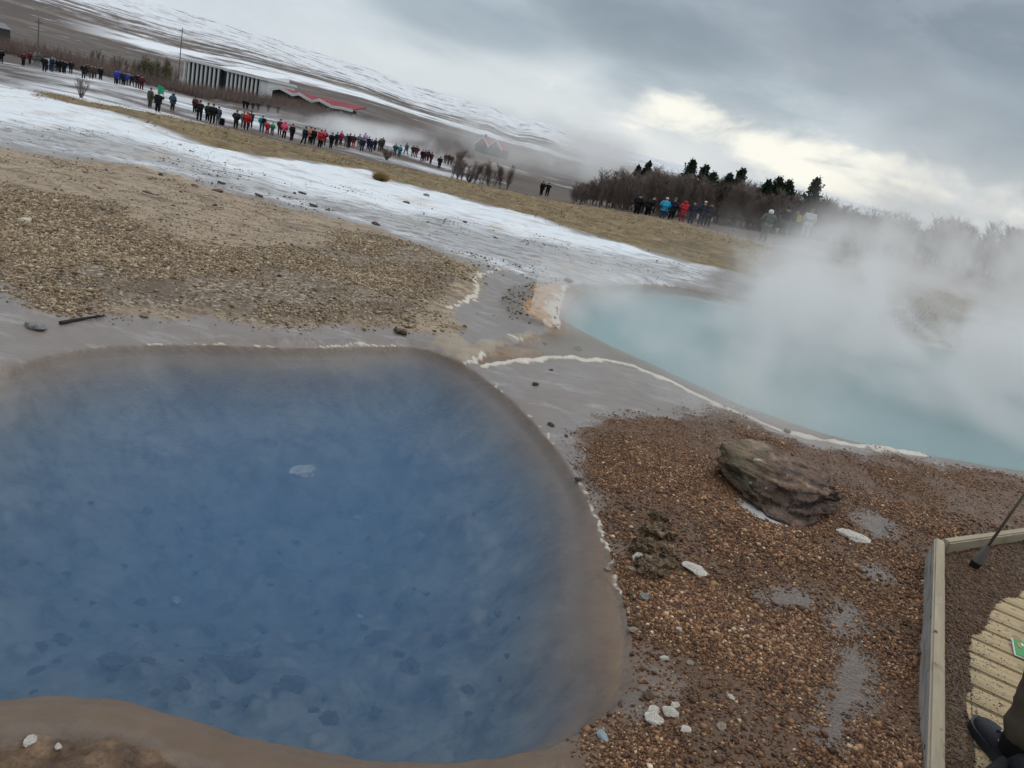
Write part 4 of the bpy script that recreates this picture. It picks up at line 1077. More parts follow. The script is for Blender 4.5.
def pose(kind):
    J = dict(pel=(0, 0, .95), waist=(0, .0, 1.10), chest=(0, .0, 1.30), neck=(0, .01, 1.47), hd0=(0, .02, 1.53), hd1=(0, .035, 1.62), hd2=(0, .02, 1.70))
    for s, n in ((-1, 'l'), (1, 'r')):
        J[n+'hip'] = (.09*s, 0, .90); J[n+'knee'] = (.10*s, .02, .50); J[n+'ank'] = (.105*s, -.02, .09); J[n+'toe'] = (.125*s, .15, .04)
        J[n+'sho'] = (.185*s, 0, 1.40); J[n+'elb'] = (.25*s, -.03, 1.13); J[n+'wri'] = (.24*s, .06, .90); J[n+'hand'] = (.23*s, .09, .80)
    if kind == 'pockets':
        for s, n in ((-1, 'l'), (1, 'r')): J[n+'elb'] = (.30*s, -.07, 1.14); J[n+'wri'] = (.22*s, .09, .98); J[n+'hand'] = (.17*s, .13, .95)
    if kind in ('photo', 'onehand'):
        for s, n in ((-1, 'l'), (1, 'r')):
            if kind == 'onehand' and s < 0: continue
            J[n+'elb'] = (.26*s, .14, 1.20); J[n+'wri'] = (.12*s, .30, 1.42); J[n+'hand'] = (.07*s, .33, 1.50)
    if kind == 'walk':
        J['lknee'] = (-.10, .18, .52); J['lank'] = (-.10, .22, .12); J['ltoe'] = (-.12, .38, .08)
        J['rknee'] = (.10, -.08, .50); J['rank'] = (.10, -.34, .16); J['rtoe'] = (.11, -.22, .04)
        J['lelb'] = (-.25, -.14, 1.15); J['lwri'] = (-.25, -.12, .93); J['lhand'] = (-.24, -.08, .85)
        J['relb'] = (.25, .08, 1.15); J['rwri'] = (.22, .22, 1.0); J['rhand'] = (.21, .28, .95)
    if kind == 'stride':
        J['lknee'] = (-.22, .02, .50); J['lank'] = (-.38, 0, .10); J['ltoe'] = (-.48, .12, .04)
    if kind == 'stoop':
        for k in ('waist', 'chest', 'neck', 'hd0', 'hd1', 'hd2', 'lsho', 'rsho', 'lelb', 'relb', 'lwri', 'rwri', 'lhand', 'rhand'):
            x, y, z = J[k]; t = R(28); dz = z-.95; J[k] = (x, y*math.cos(t)+dz*math.sin(t), .95+dz*math.cos(t)-y*math.sin(t))
    return J
def chain(J, groups):
    V, E, Rd, idx = [], [], [], {}
    for g in groups:
        prev = None
        for k, r in g:
            if k not in idx:
                idx[k] = len(V); V.append(J[k]); Rd.append(r)
            if prev is not None: E.append((prev, idx[k]))
            prev = idx[k]
    return V, E, Rd
def figure_meshes(kind, levels=1, long=False):
    J = pose(kind)
    B = [[('pel', (.15, .11)), ('waist', (.135, .10)), ('chest', (.165, .115)), ('neck', .058), ('hd0', .07), ('hd1', .098), ('hd2', .07)]]
    for n in 'lr':
        B.append([('pel', 0), (n+'hip', .088), (n+'knee', .06), (n+'ank', .042), (n+'toe', .036)])
        B.append([('chest', 0), (n+'sho', .065), (n+'elb', .046), (n+'wri', .034), (n+'hand', .036)])
    body = skin_mesh('body', *chain(J, B), levels)
    J2 = dict(J); J2['hem'] = tuple(np.array(J['pel'])+np.array((0, 0, -.40 if long else -.14))); J2['collar'] = tuple(np.array(J['neck'])+np.array((0, -.01, -.03)))
    for n in 'lr': J2[n+'cuff'] = tuple(np.array(J[n+'wri'])*.85+np.array(J[n+'elb'])*.15)
    C = [[('pel', (.205, .165)), ('waist', (.20, .16)), ('chest', (.21, .165)), ('collar', .10)], [('pel', 0), ('hem', (.22, .18) if long else (.205, .17))]]
    for n in 'lr': C.append([('chest', 0), (n+'sho', .098), (n+'elb', .078), (n+'cuff', .060)])
    coat = skin_mesh('coat', *chain(J2, C), levels)
    T = [[('pel', (.165, .125)), ('lhip', .108), ('lknee', .082), ('lank', .066)], [('pel', 0), ('rhip', .108), ('rknee', .082), ('rank', .066)]]
    trou = skin_mesh('trousers', *chain(J, T), levels)
    J3 = dict(a=tuple(np.array(J['hd1'])+np.array((0, -.02, -.01))), b=tuple(np.array(J['hd2'])+np.array((0, -.01, -.015))), c=tuple(np.array(J['hd2'])+np.array((0, -.01, .035))))
    hat = skin_mesh('hat', *chain(J3, [[('a', .108), ('b', .10), ('c', .06)]]), levels)
    J4 = dict(z=tuple(np.array(J['neck'])+np.array((0, -.02, -.02))), a=tuple(np.array(J['hd0'])+np.array((0, -.015, .02))), b=tuple(np.array(J['hd1'])+np.array((0, -.02, .0))), c=tuple(np.array(J['hd2'])+np.array((0, -.015, .02))))
    hood = skin_mesh('hood', *chain(J4, [[('z', .13), ('a', .125), ('b', .13), ('c', .095)]]), levels)
    return dict(body=body, coat=coat, trousers=trou, hat=hat, hood=hood, J=J)
POSES = {k: figure_meshes(k) for k in ('down', 'pockets', 'photo', 'onehand', 'walk', 'stride', 'stoop')}
POSES['long'] = figure_meshes('pockets', 1, True)
_MC = {}
CLOTH = dict(black=(.010, .010, .012), navy=(.014, .02, .045), charcoal=(.035, .035, .04), maroon=(.085, .018, .025), red=(.48, .03, .035), crimson=(.33, .02, .06), pink=(.75, .12, .22), teal=(.02, .27, .29),
             green=(.02, .23, .11), olive=(.06, .06, .038), darkgreen=(.015, .04, .03), blue=(.03, .05, .33), slate=(.05, .085, .12), skyblue=(.04, .36, .55), lilac=(.42, .33, .55), grey=(.16, .165, .165), pale=(.5, .52, .52),
             white=(.72, .73, .73), brown=(.06, .042, .032), orange=(.6, .2, .1), yellow=(.55, .42, .06), skin=(.42, .25, .18), jeans=(.03, .045, .08), stone=(.2, .19, .18), greygreen=(.10, .12, .11))
def cloth(c):
    if c not in _MC: _MC[c] = simple('cloth_'+c if c != 'skin' else 'skin', CLOTH[c], .85, .2, 6, spec=.2)
    return _MC[c]
def part(name, me, mat, parent):
    if not me.materials: me.materials.append(mat)
    o = bpy.data.objects.new(name, me); COL.objects.link(o); o.parent = parent
    o.material_slots[0].link = 'OBJECT'; o.material_slots[0].material = mat
    return o
def person(px, py, hpx, coat, legs, head, kind, label, group, backpack=None, H=1.72, dep=None):
    d = dep or F_PX*H*.98/hpx
    p = at_depth(px, py, d); x, y = p[0], p[1]
    t = empty('person', (x, y, gz(x, y)-.02), -math.atan2(x, y)+random.uniform(-.9, .9))
    kk = random.uniform(.94, 1.05); ww = random.uniform(1.1, 1.4)
    t.scale = (ww*H/1.72, ww*H/1.72, 1.03*kk*H/1.72)
    M = POSES[kind]
    part('body', M['body'], cloth('skin'), t); part('trousers', M['trousers'], cloth(legs), t); part('coat', M['coat'], cloth(coat), t)
    if head.startswith('hood:'): part('hood', M['hood'], cloth(head[5:]), t)
    else: part('hat', M['hat'], cloth(head), t)
    if backpack:
        bm = bmesh.new(); bmesh.ops.create_cube(bm, size=1)
        for v in bm.verts: v.co = Vector((v.co.x*.30, v.co.y*.16-.24, v.co.z*.44+1.22))
        bmesh.ops.bevel(bm, geom=bm.edges[:], offset=.05, segments=2, affect='EDGES')
        me = bpy.data.meshes.new('backpack'); bm.to_mesh(me); bm.free()
        part('backpack', me, cloth(backpack), t)
    tag(t, label, 'person', group)
    return t
GA, GB, GC, GD, GE, GF, GG = ('visitors along the far dark path', 'visitors standing on the slope before the long building', 'crowd lined up along the snow edge', 'small visitors far behind the crowd', 'visitors low behind the dry grass', 'visitors before the bare thicket', 'visitors wrapped in steam')
PEOPLE = [
 (1, 62, 13.5, 'black', 'black', 'black', 'long', 'dark-clad person cut by the frame edge, first on the far path', GA),
 (23.2, 66.8, 13, 'maroon', 'black', 'black', 'pockets', 'person in a dull maroon jacket, second along the far path', GA),
 (29.6, 67.5, 12, 'maroon', 'charcoal', 'black', 'down', 'person in dark maroon just beside the dull maroon jacket on the far path', GA),
 (34.8, 68.2, 11.5, 'stone', 'grey', 'pale', 'pockets', 'person in washed-out grey beige between dark maroon and grey-teal coats', GA),
 (38.8, 69.2, 11.5, 'greygreen', 'grey', 'grey', 'down', 'person in pale grey-green coat before the dense dark group on the path', GA),
 (44.4, 70.4, 14, 'black', 'navy', 'black', 'pockets', 'tallest dark figure at the head of the dense group on the path', GA),
 (48.6, 71.2, 13, 'pale', 'navy', 'navy', 'photo', 'person in a white-blue top inside the dense dark group', GA),
 (51.6, 72, 13.5, 'navy', 'jeans', 'skyblue', 'down', 'person in navy right after the white-blue top in the dense group', GA),
 (54.4, 72.5, 13, 'slate', 'grey', 'skyblue', 'pockets', 'person in slate coat with pale legs in the dense group', GA),
 (58, 73.6, 13, 'black', 'charcoal', 'black', 'down', 'black-coated person after the slate coat at the end of the dense group', GA),
 (61.4, 74.2, 13, 'black', 'black', 'black', 'pockets', 'middle one of the three black coats ending the dense group', GA),
 (64.2, 74.6, 13, 'black', 'navy', 'black', 'photo', 'last of the three black coats ending the dense group', GA),
 (70.6, 75.8, 12.5, 'black', 'black', 'black', 'pockets', 'black-clad person standing alone between two groups on the path', GA),
 (83.4, 79.2, 14, 'black', 'charcoal', 'black', 'long', 'tall black-coated person opening the brown group on the path', GA),
 (87, 79.8, 12, 'brown', 'black', 'black', 'photo', 'person in dark brown behind the tall black coat', GA),
 (91, 80.6, 13, 'brown', 'charcoal', 'brown', 'pockets', 'person in brown grey coat in the middle of the brown group', GA),
 (94.4, 80.8, 12, 'brown', 'brown', 'charcoal', 'down', 'last person of the brown group on the path', GA),
 (100.2, 82, 12.5, 'black', 'black', 'charcoal', 'pockets', 'lone person in black after the brown group on the path', GA),
 (115.4, 85.2, 13.5, 'blue', 'black', 'navy', 'down', 'person in blue and white jacket, first of the blue group', GA),
 (118.6, 85.8, 13, 'blue', 'navy', 'blue', 'pockets', 'person in bright blue next to the blue and white jacket', GA),
 (122.8, 87, 13, 'navy', 'black', 'navy', 'photo', 'person in dark blue behind the bright blue jacket', GA),
 (125.8, 87.2, 12.5, 'blue', 'navy', 'black', 'pockets', 'last blue-jacketed person of the blue group', GA),
 (128.6, 87.4, 12, 'grey', 'pale', 'black', 'down', 'person with pale trousers beside the blue group', GA),
 (131.6, 88, 12, 'black', 'charcoal', 'black', 'walk', 'person in black walking away from the blue group', GA),
 (137, 89.8, 13, 'black', 'charcoal', 'black', 'photo', 'dark-coated person before the maroon coat ending the far path row', GA),
 (141.2, 91, 13.5, 'maroon', 'black', 'black', 'long', 'person in dark maroon coat ending the far path row', GA),
 (149.6, 108.4, 19, 'olive', 'olive', 'olive', 'down', 'person in an olive coat beside the holder of the green flag', GB),
 (157.6, 109, 20, 'black', 'black', 'black', 'onehand', 'person in black holding up the green flag', GB),
 (172, 113, 17.5, 'slate', 'brown', 'hood:slate', 'pockets', 'lone person in a hooded blue jacket and brown trousers', GB),
 (194, 117.5, 16, 'maroon', 'black', 'black', 'pockets', 'person in dark maroon with red beside a tall black coat', GB),
 (198.9, 120, 18.3, 'black', 'black', 'black', 'photo', 'person in black, tall, beside the dark maroon jacket', GB),
 (207, 122, 17.5, 'darkgreen', 'black', 'black', 'pockets', 'person in blackish green, first of the three by the black case', GB),
 (212, 123.2, 18, 'black', 'black', 'black', 'down', 'person in black in the middle of the three by the black case', GB),
 (217.4, 124.2, 17.5, 'slate', 'grey', 'greygreen', 'pockets', 'person in slate jacket and pale trousers beside the black case', GB),
 (235.4, 128.8, 17.3, 'charcoal', 'black', 'charcoal', 'long', 'bulky person in a charcoal coat beside the red coat', GC),
 (242.4, 129.4, 16.5, 'greygreen', 'greygreen', 'charcoal', 'pockets', 'person in dark grey partly hidden by the red coat', GC),
 (245.8, 129.8, 17, 'red', 'maroon', 'red', 'down', 'person in a red coat between two dark ones on the snow edge', GC),
 (249.8, 129.6, 16, 'darkgreen', 'black', 'black', 'photo', 'person in blackish green right after the red coat', GC),
 (261.4, 132.4, 16.5, 'teal', 'slate', 'teal', 'pockets', 'person in a turquoise jacket with a dark backpack', GC),
 (267, 133, 12.8, 'red', 'crimson', 'crimson', 'stoop', 'small person in red between turquoise and green jackets', GC),
 (271.8, 134.4, 12.5, 'green', 'navy', 'olive', 'pockets', 'small person in a bright green jacket', GC),
 (279, 136.6, 16, 'maroon', 'black', 'black', 'pockets', 'person in dark maroon beside the pink hood', GC),
 (283.6, 138, 17, 'pink', 'black', 'hood:pink', 'pockets', 'person in a pink hooded jacket and black trousers', GC),
 (291.2, 140.2, 17.3, 'black', 'maroon', 'black', 'long', 'broad person in black after the pink hood', GC),
 (304, 143.4, 17.3, 'navy', 'black', 'black', 'stride', 'person in navy striding with one leg stretched out', GC),
 (309.4, 144.6, 16, 'orange', 'black', 'brown', 'pockets', 'person in a faded orange jacket behind a black coat', GC),
 (312.4, 145.6, 16, 'black', 'black', 'black', 'down', 'person in black right beside the faded orange jacket', GC),
 (319.4, 146.6, 16.5, 'red', 'black', 'charcoal', 'photo', 'person in bright red with black trousers, first of two reds', GC),
 (323.2, 146.6, 15, 'crimson', 'black', 'maroon', 'pockets', 'person in darker red leaning on the bright red jacket', GC),
 (330.6, 147.4, 15.3, 'black', 'navy', 'black', 'long', 'wide black figure after the two red jackets', GC),
 (335.6, 148.4, 14, 'navy', 'black', 'black', 'pockets', 'person in navy between the wide black figure and the crimson coat', GC),
 (339.6, 149, 13.3, 'crimson', 'maroon', 'crimson', 'pockets', 'person in a crimson coat in the second half of the crowd', GC),
 (345.2, 149.4, 13.5, 'greygreen', 'grey', 'grey', 'pockets', 'person in grey-green beyond the crimson coat', GC),
 (348.4, 149.8, 13.5, 'black', 'maroon', 'black', 'photo', 'person in black beside the grey-green jacket', GC),
 (352.2, 151.4, 13, 'darkgreen', 'red', 'red', 'pockets', 'person in dark green with red trousers beside a black coat', GC),
 (357.6, 152, 12.5, 'grey', 'grey', 'slate', 'pockets', 'person in blue grey before the lilac jacket', GC),
 (361.2, 152, 13.5, 'navy', 'navy', 'black', 'photo', 'person in navy standing behind the lilac jacket', GC),
 (362.8, 153, 11.5, 'lilac', 'slate', 'lilac', 'pockets', 'person in a pale lilac jacket', GC),
 (367, 153, 12.5, 'navy', 'navy', 'navy', 'pockets', 'first of the three navy coats after the lilac jacket', GC),
 (370.2, 153.4, 13, 'navy', 'black', 'black', 'photo', 'middle one of the three navy coats after the lilac jacket', GC),
 (373.6, 153.8, 12.2, 'navy', 'navy', 'slate', 'pockets', 'last of the three navy coats after the lilac jacket', GC),
 (378.2, 156, 12, 'charcoal', 'charcoal', 'black', 'pockets', 'dark head showing above the small brown bush', GC),
 (380.6, 156.2, 11.5, 'maroon', 'charcoal', 'black', 'photo', 'dark maroon figure half hidden by the small brown bush', GC),
 (394, 157, 12, 'slate', 'slate', 'slate', 'pockets', 'person in slate blue just past the small brown bush', GC),
 (398.6, 157.8, 12, 'teal', 'slate', 'navy', 'pockets', 'person in dull teal past the small brown bush', GC),
 (404.8, 158.6, 11, 'slate', 'slate', 'navy', 'walk', 'lone slate-blue figure in the steam gap of the crowd', GC),
 (411.4, 160.4, 11, 'charcoal', 'maroon', 'red', 'pockets', 'person in dark coat with a red hat before the last groups', GC),
 (414.8, 161, 11, 'maroon', 'maroon', 'brown', 'pockets', 'person in brownish red next to the red hat', GC),
 (421, 162.6, 11.5, 'black', 'maroon', 'black', 'long', 'black-coated person opening the last but one group', GC),
 (423.8, 163.2, 11.3, 'maroon', 'maroon', 'black', 'pockets', 'person in blackish red, second in the last but one group', GC),
 (426.8, 164, 11, 'black', 'black', 'charcoal', 'photo', 'person in black, third in the last but one group', GC),
 (430, 165, 11.5, 'maroon', 'brown', 'black', 'pockets', 'person in dark maroon ending the last but one group', GC),
 (438.8, 168, 12, 'black', 'charcoal', 'black', 'long', 'tall black figure before the last group of the crowd', GC),
 (443.8, 168.8, 10.5, 'brown', 'brown', 'charcoal', 'pockets', 'first of the last three brownish coats by the saplings', GC),
 (447, 169.4, 10.5, 'maroon', 'brown', 'black', 'photo', 'middle one of the last three brownish coats by the saplings', GC),
 (449.8, 170, 10.5, 'brown', 'brown', 'brown', 'pockets', 'very last person of the crowd beside the saplings', GC)]
for x, fy, lab in [(243.4, 110.6, 'first of the tiny dark figures on the snow far behind the crowd'), (246.9, 109.6, 'second tiny dark figure far behind, close beside the first'), (252.2, 112.5, 'tiny greyish figure in the middle of the far row behind the crowd'),
                   (257.6, 113.4, 'tiny black figure far behind, above the turquoise jacket'), (267.9, 112.6, 'tiny black figure alone on snow above the small red figure'), (277.6, 114, 'tiny greenish figure far behind, above the dark maroon jacket'),
                   (323, 126, 'tiny dark figure far behind, above the two red jackets')]:
    PEOPLE.append((x, fy, 8.6, {252.2: 'charcoal', 277.6: 'darkgreen'}.get(x, 'black'), 'black', 'black', 'pockets', lab, GD))
for q in PEOPLE:
    small = q[7].startswith('small person')
    person(*q, backpack='black' if 'backpack' in q[7] else None, H=1.72*q[2]/17 if small else 1.72, dep=F_PX*1.72*.98/17 if small else None)
for q in [(541, 194, 19, 'black', 'black', 'black', 'pockets', 'first of two black figures showing waist-up behind the grass near the saplings', GE), (546.5, 196, 19, 'black', 'black', 'black', 'photo', 'second of two black figures showing waist-up behind the grass near the saplings', GE),
          (635.4, 216.5, 17, 'black', 'black', 'black', 'long', 'black figure low behind the grass, first before the thicket', GF), (645.8, 219.5, 16, 'black', 'black', 'black', 'stoop', 'smaller black figure crouched low behind the grass by the thicket', GF),
          (661, 221.5, 18, 'skyblue', 'slate', 'white', 'pockets', 'person in a light blue jacket and white hat', GF), (669, 223.5, 18, 'navy', 'black', 'stone', 'pockets', 'person in navy with a pale hat beside the light blue jacket', GF),
          (679.5, 225.5, 22.5, 'red', 'crimson', 'hood:red', 'long', 'person in a long bright red hooded coat', GF), (688.6, 226.5, 19, 'navy', 'navy', 'black', 'long', 'person in dark navy beside the long red coat', GF),
          (698.6, 227.5, 19, 'navy', 'navy', 'white', 'pockets', 'person in navy with a white hat at the end of the group', GF), (705.6, 228.5, 18, 'charcoal', 'charcoal', 'charcoal', 'photo', 'charcoal-clad person last in the group before the thicket', GF),
          (763, 238, 31, 'greygreen', 'stone', 'hood:white', 'pockets', 'tall person with a white hood and shoulders and grey-green back', GG), (779, 240, 26, 'black', 'charcoal', 'black', 'photo', 'person in black between the white hood and the yellow pack', GG),
          (789, 240.5, 25, 'olive', 'charcoal', 'olive', 'pockets', 'person in olive with a yellow backpack', GG), (802, 242, 27, 'pale', 'pale', 'grey', 'down', 'pale grey figure nearly lost in the steam', GG)]:
    person(*q, backpack='yellow' if 'yellow backpack' in q[7] else None, dep=57 if q[8] == GF else 92 if q[8] == GE else None)

# things that stand by or are held by the visitors
def flag():
    d = F_PX*1.72*.98/20; p = at_depth(160.4, 109, d); g = gz(p[0], p[1])
    V, Fc = tubes([((Vector((p[0], p[1]-.35, g+1.35)), Vector((p[0]+.10, p[1]-.35, g+2.2))), .015, .012)], 6)
    t = empty('flag', (p[0], p[1]-.35, g+1.35)); inv = Matrix.Translation(-Vector(t.location))
    o = mesh_obj('pole', V, Fc, simple('thin_flag_pole', (.2, .2, .2))); o.parent = t; o.matrix_parent_inverse = inv
    vs, fs = [], []
    for i in range(7):
        for j in range(6):
            u = i/6; v = j/5; vs.append((p[0]-.14+u*.52-.06*v, p[1]-.36+.05*math.sin(u*6+v*2), g+1.62+v*.62-.08*u))
    for i in range(6):
        for j in range(5): a = i*6+j; fs.append((a, a+1, a+7, a+6))
    o = mesh_obj('cloth', vs, fs, simple('green_flag_cloth', (.02, .30, .16), .8)); o.parent = t; o.matrix_parent_inverse = inv
    so = o.modifiers.new('t', 'SOLIDIFY'); so.thickness = .01
    tag(t, 'green flag held up by a person in black', 'flag')
flag()
p = at_depth(221.4, 125.4, 75)
o = box_part('case', (p[0], p[1], gz(p[0], p[1])+.32), (1, .2), (.5, .35, .66), cloth('black'), None, .05); tag(o, 'upright black case standing on snow beside the slate jacket', 'case')

# ------------------------------------------------------------------ trees, shrubs
def bare_tree_parts(seed, stems=3, twigs=300, spread=.33):
    r = random.Random(seed); trunk, crown = [], []
    for s in range(stems):
        a = r.uniform(0, 6.28); base = Vector((r.uniform(-.05, .05), r.uniform(-.05, .05), -.02)); pts = [base]
        d = Vector((math.cos(a)*.25*r.random(), math.sin(a)*.25*r.random(), 1)).normalized(); L = r.uniform(.6, .95); n = 5
        for i in range(n):
            d = (d+Vector((r.uniform(-.16, .16), r.uniform(-.16, .16), .05))).normalized(); pts.append(pts[-1]+d*L/n)
        trunk.append((pts, .014, .004))
        for k in range(twigs//stems):
            t = r.uniform(.12, 1)**.8; i = min(n-1, int(t*n)); q = pts[i].lerp(pts[i+1], t*n-i)
            a = r.uniform(0, 6.28); up = r.uniform(.35, 1.1); dd = Vector((math.cos(a), math.sin(a), up)).normalized(); l = r.uniform(.10, spread)*(1.1-.5*t)
            e = q+dd*l*.6+Vector((0, 0, .02)); f = e+(dd+Vector((r.uniform(-.5, .5), r.uniform(-.5, .5), .4))).normalized()*l*.5
            crown.append(([q, e, f], .0034, .0013))
            for _ in range(2):
                g = q.lerp(e, r.uniform(.4, 1)); crown.append(([g, g+(dd+Vector((r.uniform(-.9, .9), r.uniform(-.9, .9), r.uniform(0, .8)))).normalized()*l*.5], .0024, .001))
    return trunk, crown
M_BARK = simple('grey_birch_bark', (.16, .13, .115), .9, .4)
M_TWIG = simple('brown_bare_twigs', (.15, .11, .092), .9, .3); M_TWIG2 = simple('grey_bare_twigs', (.21, .17, .145), .9, .3); M_TWIG3 = simple('olive_bare_twigs', (.13, .115, .06), .9, .3)
BARE = []
for sd in range(6):
    tr, crn = bare_tree_parts(sd+1)
    BARE.append((tubes(tr, 4), tubes(crn, 3)))
BARE_ME = []
for (V, Fc), (V2, F2) in BARE:
    a = bpy.data.meshes.new('trunk'); a.from_pydata([tuple(v) for v in V], [], Fc); a.materials.append(M_BARK)
    c = bpy.data.meshes.new('crown'); c.from_pydata([tuple(v) for v in V2], [], F2); c.materials.append(M_TWIG)
    BARE_ME.append((a, c))
def bare_tree(x, y, z, h, w, i, mat, label, group, name='bare_tree', cat='tree'):
    t = empty(name, (x, y, z), random.uniform(0, 6.28)); t.scale = (w, w, h)
    for nm, me in zip(('trunk', 'crown'), BARE_ME[i % len(BARE_ME)]):
        part(nm, me, M_BARK if nm == 'trunk' else mat, t)
    tag(t, label, cat, group); return t
TOPL = np.array([(566, 186), (580, 178), (600, 171), (640, 165), (680, 171), (720, 177), (760, 186), (800, 193), (830, 203), (870, 209), (930, 214), (1000, 222), (1060, 235)], float)
rt = random.Random(3)
for i in range(230):
    px = rt.uniform(572, 845) if i < 190 else rt.uniform(840, 1060)
    dpt = rt.uniform(66, 96) if px < 720 else rt.uniform(63, 92)
    bpy_ = 205+(px-570)*.22
    q = at_depth(px, bpy_, dpt); g = gz(q[0], q[1])
    yt = np.interp(px, TOPL[:, 0], TOPL[:, 1])+rt.uniform(-1, 9)
    vt = ray(px+ (bpy_-yt)*.28, yt); h = EYE[2]+vt[2]*(math.hypot(q[0], q[1])/math.hypot(vt[0], vt[1]))-g
    h = max(1.5, h*1.04)
    bare_tree(q[0], q[1], g, h, max(2.6, h*.95), i, M_TWIG if i % 3 else M_TWIG2, 'leafless brown tree of the dense bare thicket behind the dry grass', 'bare trees of the thicket')
# evergreens standing among the bare trees
def conifer_meshes(seed, wide=.3):
    r = random.Random(seed); tr = [([Vector((0, 0, -.02)), Vector((.01, 0, .5)), Vector((0, .01, .97))], .02, .005)]
    V, Fc = [], []
    for k in range(130):
        z = r.uniform(.16, 1.0); rad = wide*(1-z)**.75*r.uniform(.6, 1.15)+.025; a = r.uniform(0, 6.28)
        for j in range(26):
            t = r.uniform(.15, 1); c = Vector((math.cos(a)*rad*t, math.sin(a)*rad*t, z+.07*t*r.uniform(-.2, 1)))+Vector((r.gauss(0, .014), r.gauss(0, .014), r.gauss(0, .014)))
            n = Vector((r.gauss(0, 1), r.gauss(0, 1), r.gauss(0, 1))).normalized(); b1 = n.orthogonal().normalized()*r.uniform(.016, .032); b2 = n.cross(b1)*r.uniform(.5, 1)
            i = len(V); V += [c-b1, c+b2, c+b1, c-b2]; Fc.append((i, i+1, i+2, i+3))
    a = bpy.data.meshes.new('trunk'); v, f = tubes(tr, 5); a.from_pydata([tuple(q) for q in v], [], f)
    c = bpy.data.meshes.new('crown'); c.from_pydata([tuple(q) for q in V], [], Fc)
    return a, c
M_NEEDLE = simple('dark_needles', (.022, .038, .018), .85, .6, 3)
CON = [conifer_meshes(20+i, w) for i, w in enumerate((.34, .42, .55))]
for px, yt, dpt, k, lab in [(637, 167, 88, 0, 'small dark evergreen, lower of the twin tips above the bare thicket'), (645.5, 163, 88, 0, 'small dark evergreen, taller of the twin tips above the bare thicket'),
                       (685, 160, 84, 1, 'tallest dark evergreen rising from the middle of the thicket'), (698.5, 165, 82, 1, 'dark evergreen just after the tallest one in the thicket'), (708, 173, 80, 2, 'low rounded evergreen in a gap of the thicket by the bright sky'),
                       (723, 174, 78, 2, 'broad dark evergreen with a flat crown, first of the pair'), (733, 168, 78, 1, 'dark evergreen with a pointed top joined to a broad flat one'),
                       (760, 180, 74, 2, 'evergreen opening the low dark clump of three'), (769, 177, 74, 2, 'evergreen in the middle of the low dark clump'), (779, 180, 74, 2, 'evergreen ending the low dark clump of three'), (804, 177, 72, 1, 'lone slim evergreen at the thicket end under the bright cloud')]:
    bpy_ = 205+(px-570)*.22
    q = at_depth(px-12, bpy_, dpt); g = gz(q[0], q[1]); vt = ray(px, yt); h = EYE[2]+vt[2]*(math.hypot(q[0], q[1])/math.hypot(vt[0], vt[1]))-g
    t = empty('evergreen_tree', (q[0], q[1], g), rt.uniform(0, 6)); t.scale = (h*.85, h*.85, h)
    part('trunk', CON[k][0], M_BARK, t); part('crown', CON[k][1], M_NEEDLE, t)
    tag(t, lab, 'tree', 'evergreens in the thicket')
# saplings past the crowd
for i, px in enumerate((452, 458, 463, 469, 474, 481, 488, 494, 500, 507)):
    q = at_depth(px, 174+(px-452)*.27, 88+rt.uniform(-8, 8)); g = gz(q[0], q[1])
    h = rt.uniform(3.0, 4.6); bare_tree(q[0], q[1], g, h*.8, h*.75, 6+i % 2, M_TWIG2 if i % 2 else M_TWIG, 'slender leafless sapling in the row just past the crowd', 'saplings past the crowd', 'sapling', 'sapling')
def shrub_mesh(seed, n=34):
    r = random.Random(seed); ls, ts = [], []
    for i in range(n):
        a = r.uniform(0, 6.28); d = Vector((math.cos(a)*r.uniform(.1, .7), math.sin(a)*r.uniform(.1, .7), 1)).normalized(); L = r.uniform(.6, 1)
        p0 = Vector((r.uniform(-.05, .05), r.uniform(-.05, .05), -.03)); p1 = p0+d*L*.5; p2 = p1+(d+Vector((r.uniform(-.2, .2), r.uniform(-.2, .2), .1))).normalized()*L*.5
        ls.append(([p0, p1, p2], .012, .005))
        for k in range(4):
            g = p1.lerp(p2, r.random()); ts.append(([g, g+(d+Vector((r.uniform(-.7, .7), r.uniform(-.7, .7), .2))).normalized()*.22], .006, .003))
    out = []
    for nm, q in (('trunk', ls), ('crown', ts)):
        V, Fc = tubes(q, 4); me = bpy.data.meshes.new(nm); me.from_pydata([tuple(v) for v in V], [], Fc); me.materials.append(M_TWIG); out.append(me)
    return tuple(out)
BARE_ME.append(shrub_mesh(9)); BARE_ME.append(shrub_mesh(10, 60))
q = P(81, 98); hq = 17*math.hypot(q[0], q[1])/F_PX; bare_tree(q[0], q[1], gz(q[0], q[1]), hq, hq*.9, 6, M_TWIG2, 'small leafless shrub alone on the snow at the start of the grass', None, 'bare_shrub', 'shrub')
q = at_depth(387, 157, 93); bare_tree(q[0], q[1], gz(q[0], q[1]), 1.5, 2.0, 7, simple('reddish_twigs', (.16, .09, .07), .9), 'low reddish-brown bush hiding part of the crowd', None, 'bare_shrub', 'shrub')
q = at_depth(470, 176, 84); bare_tree(q[0], q[1], gz(q[0], q[1]), 1.5, 2.0, 7, M_TWIG, 'wide low bare bush among the saplings', None, 'bare_shrub', 'shrub')
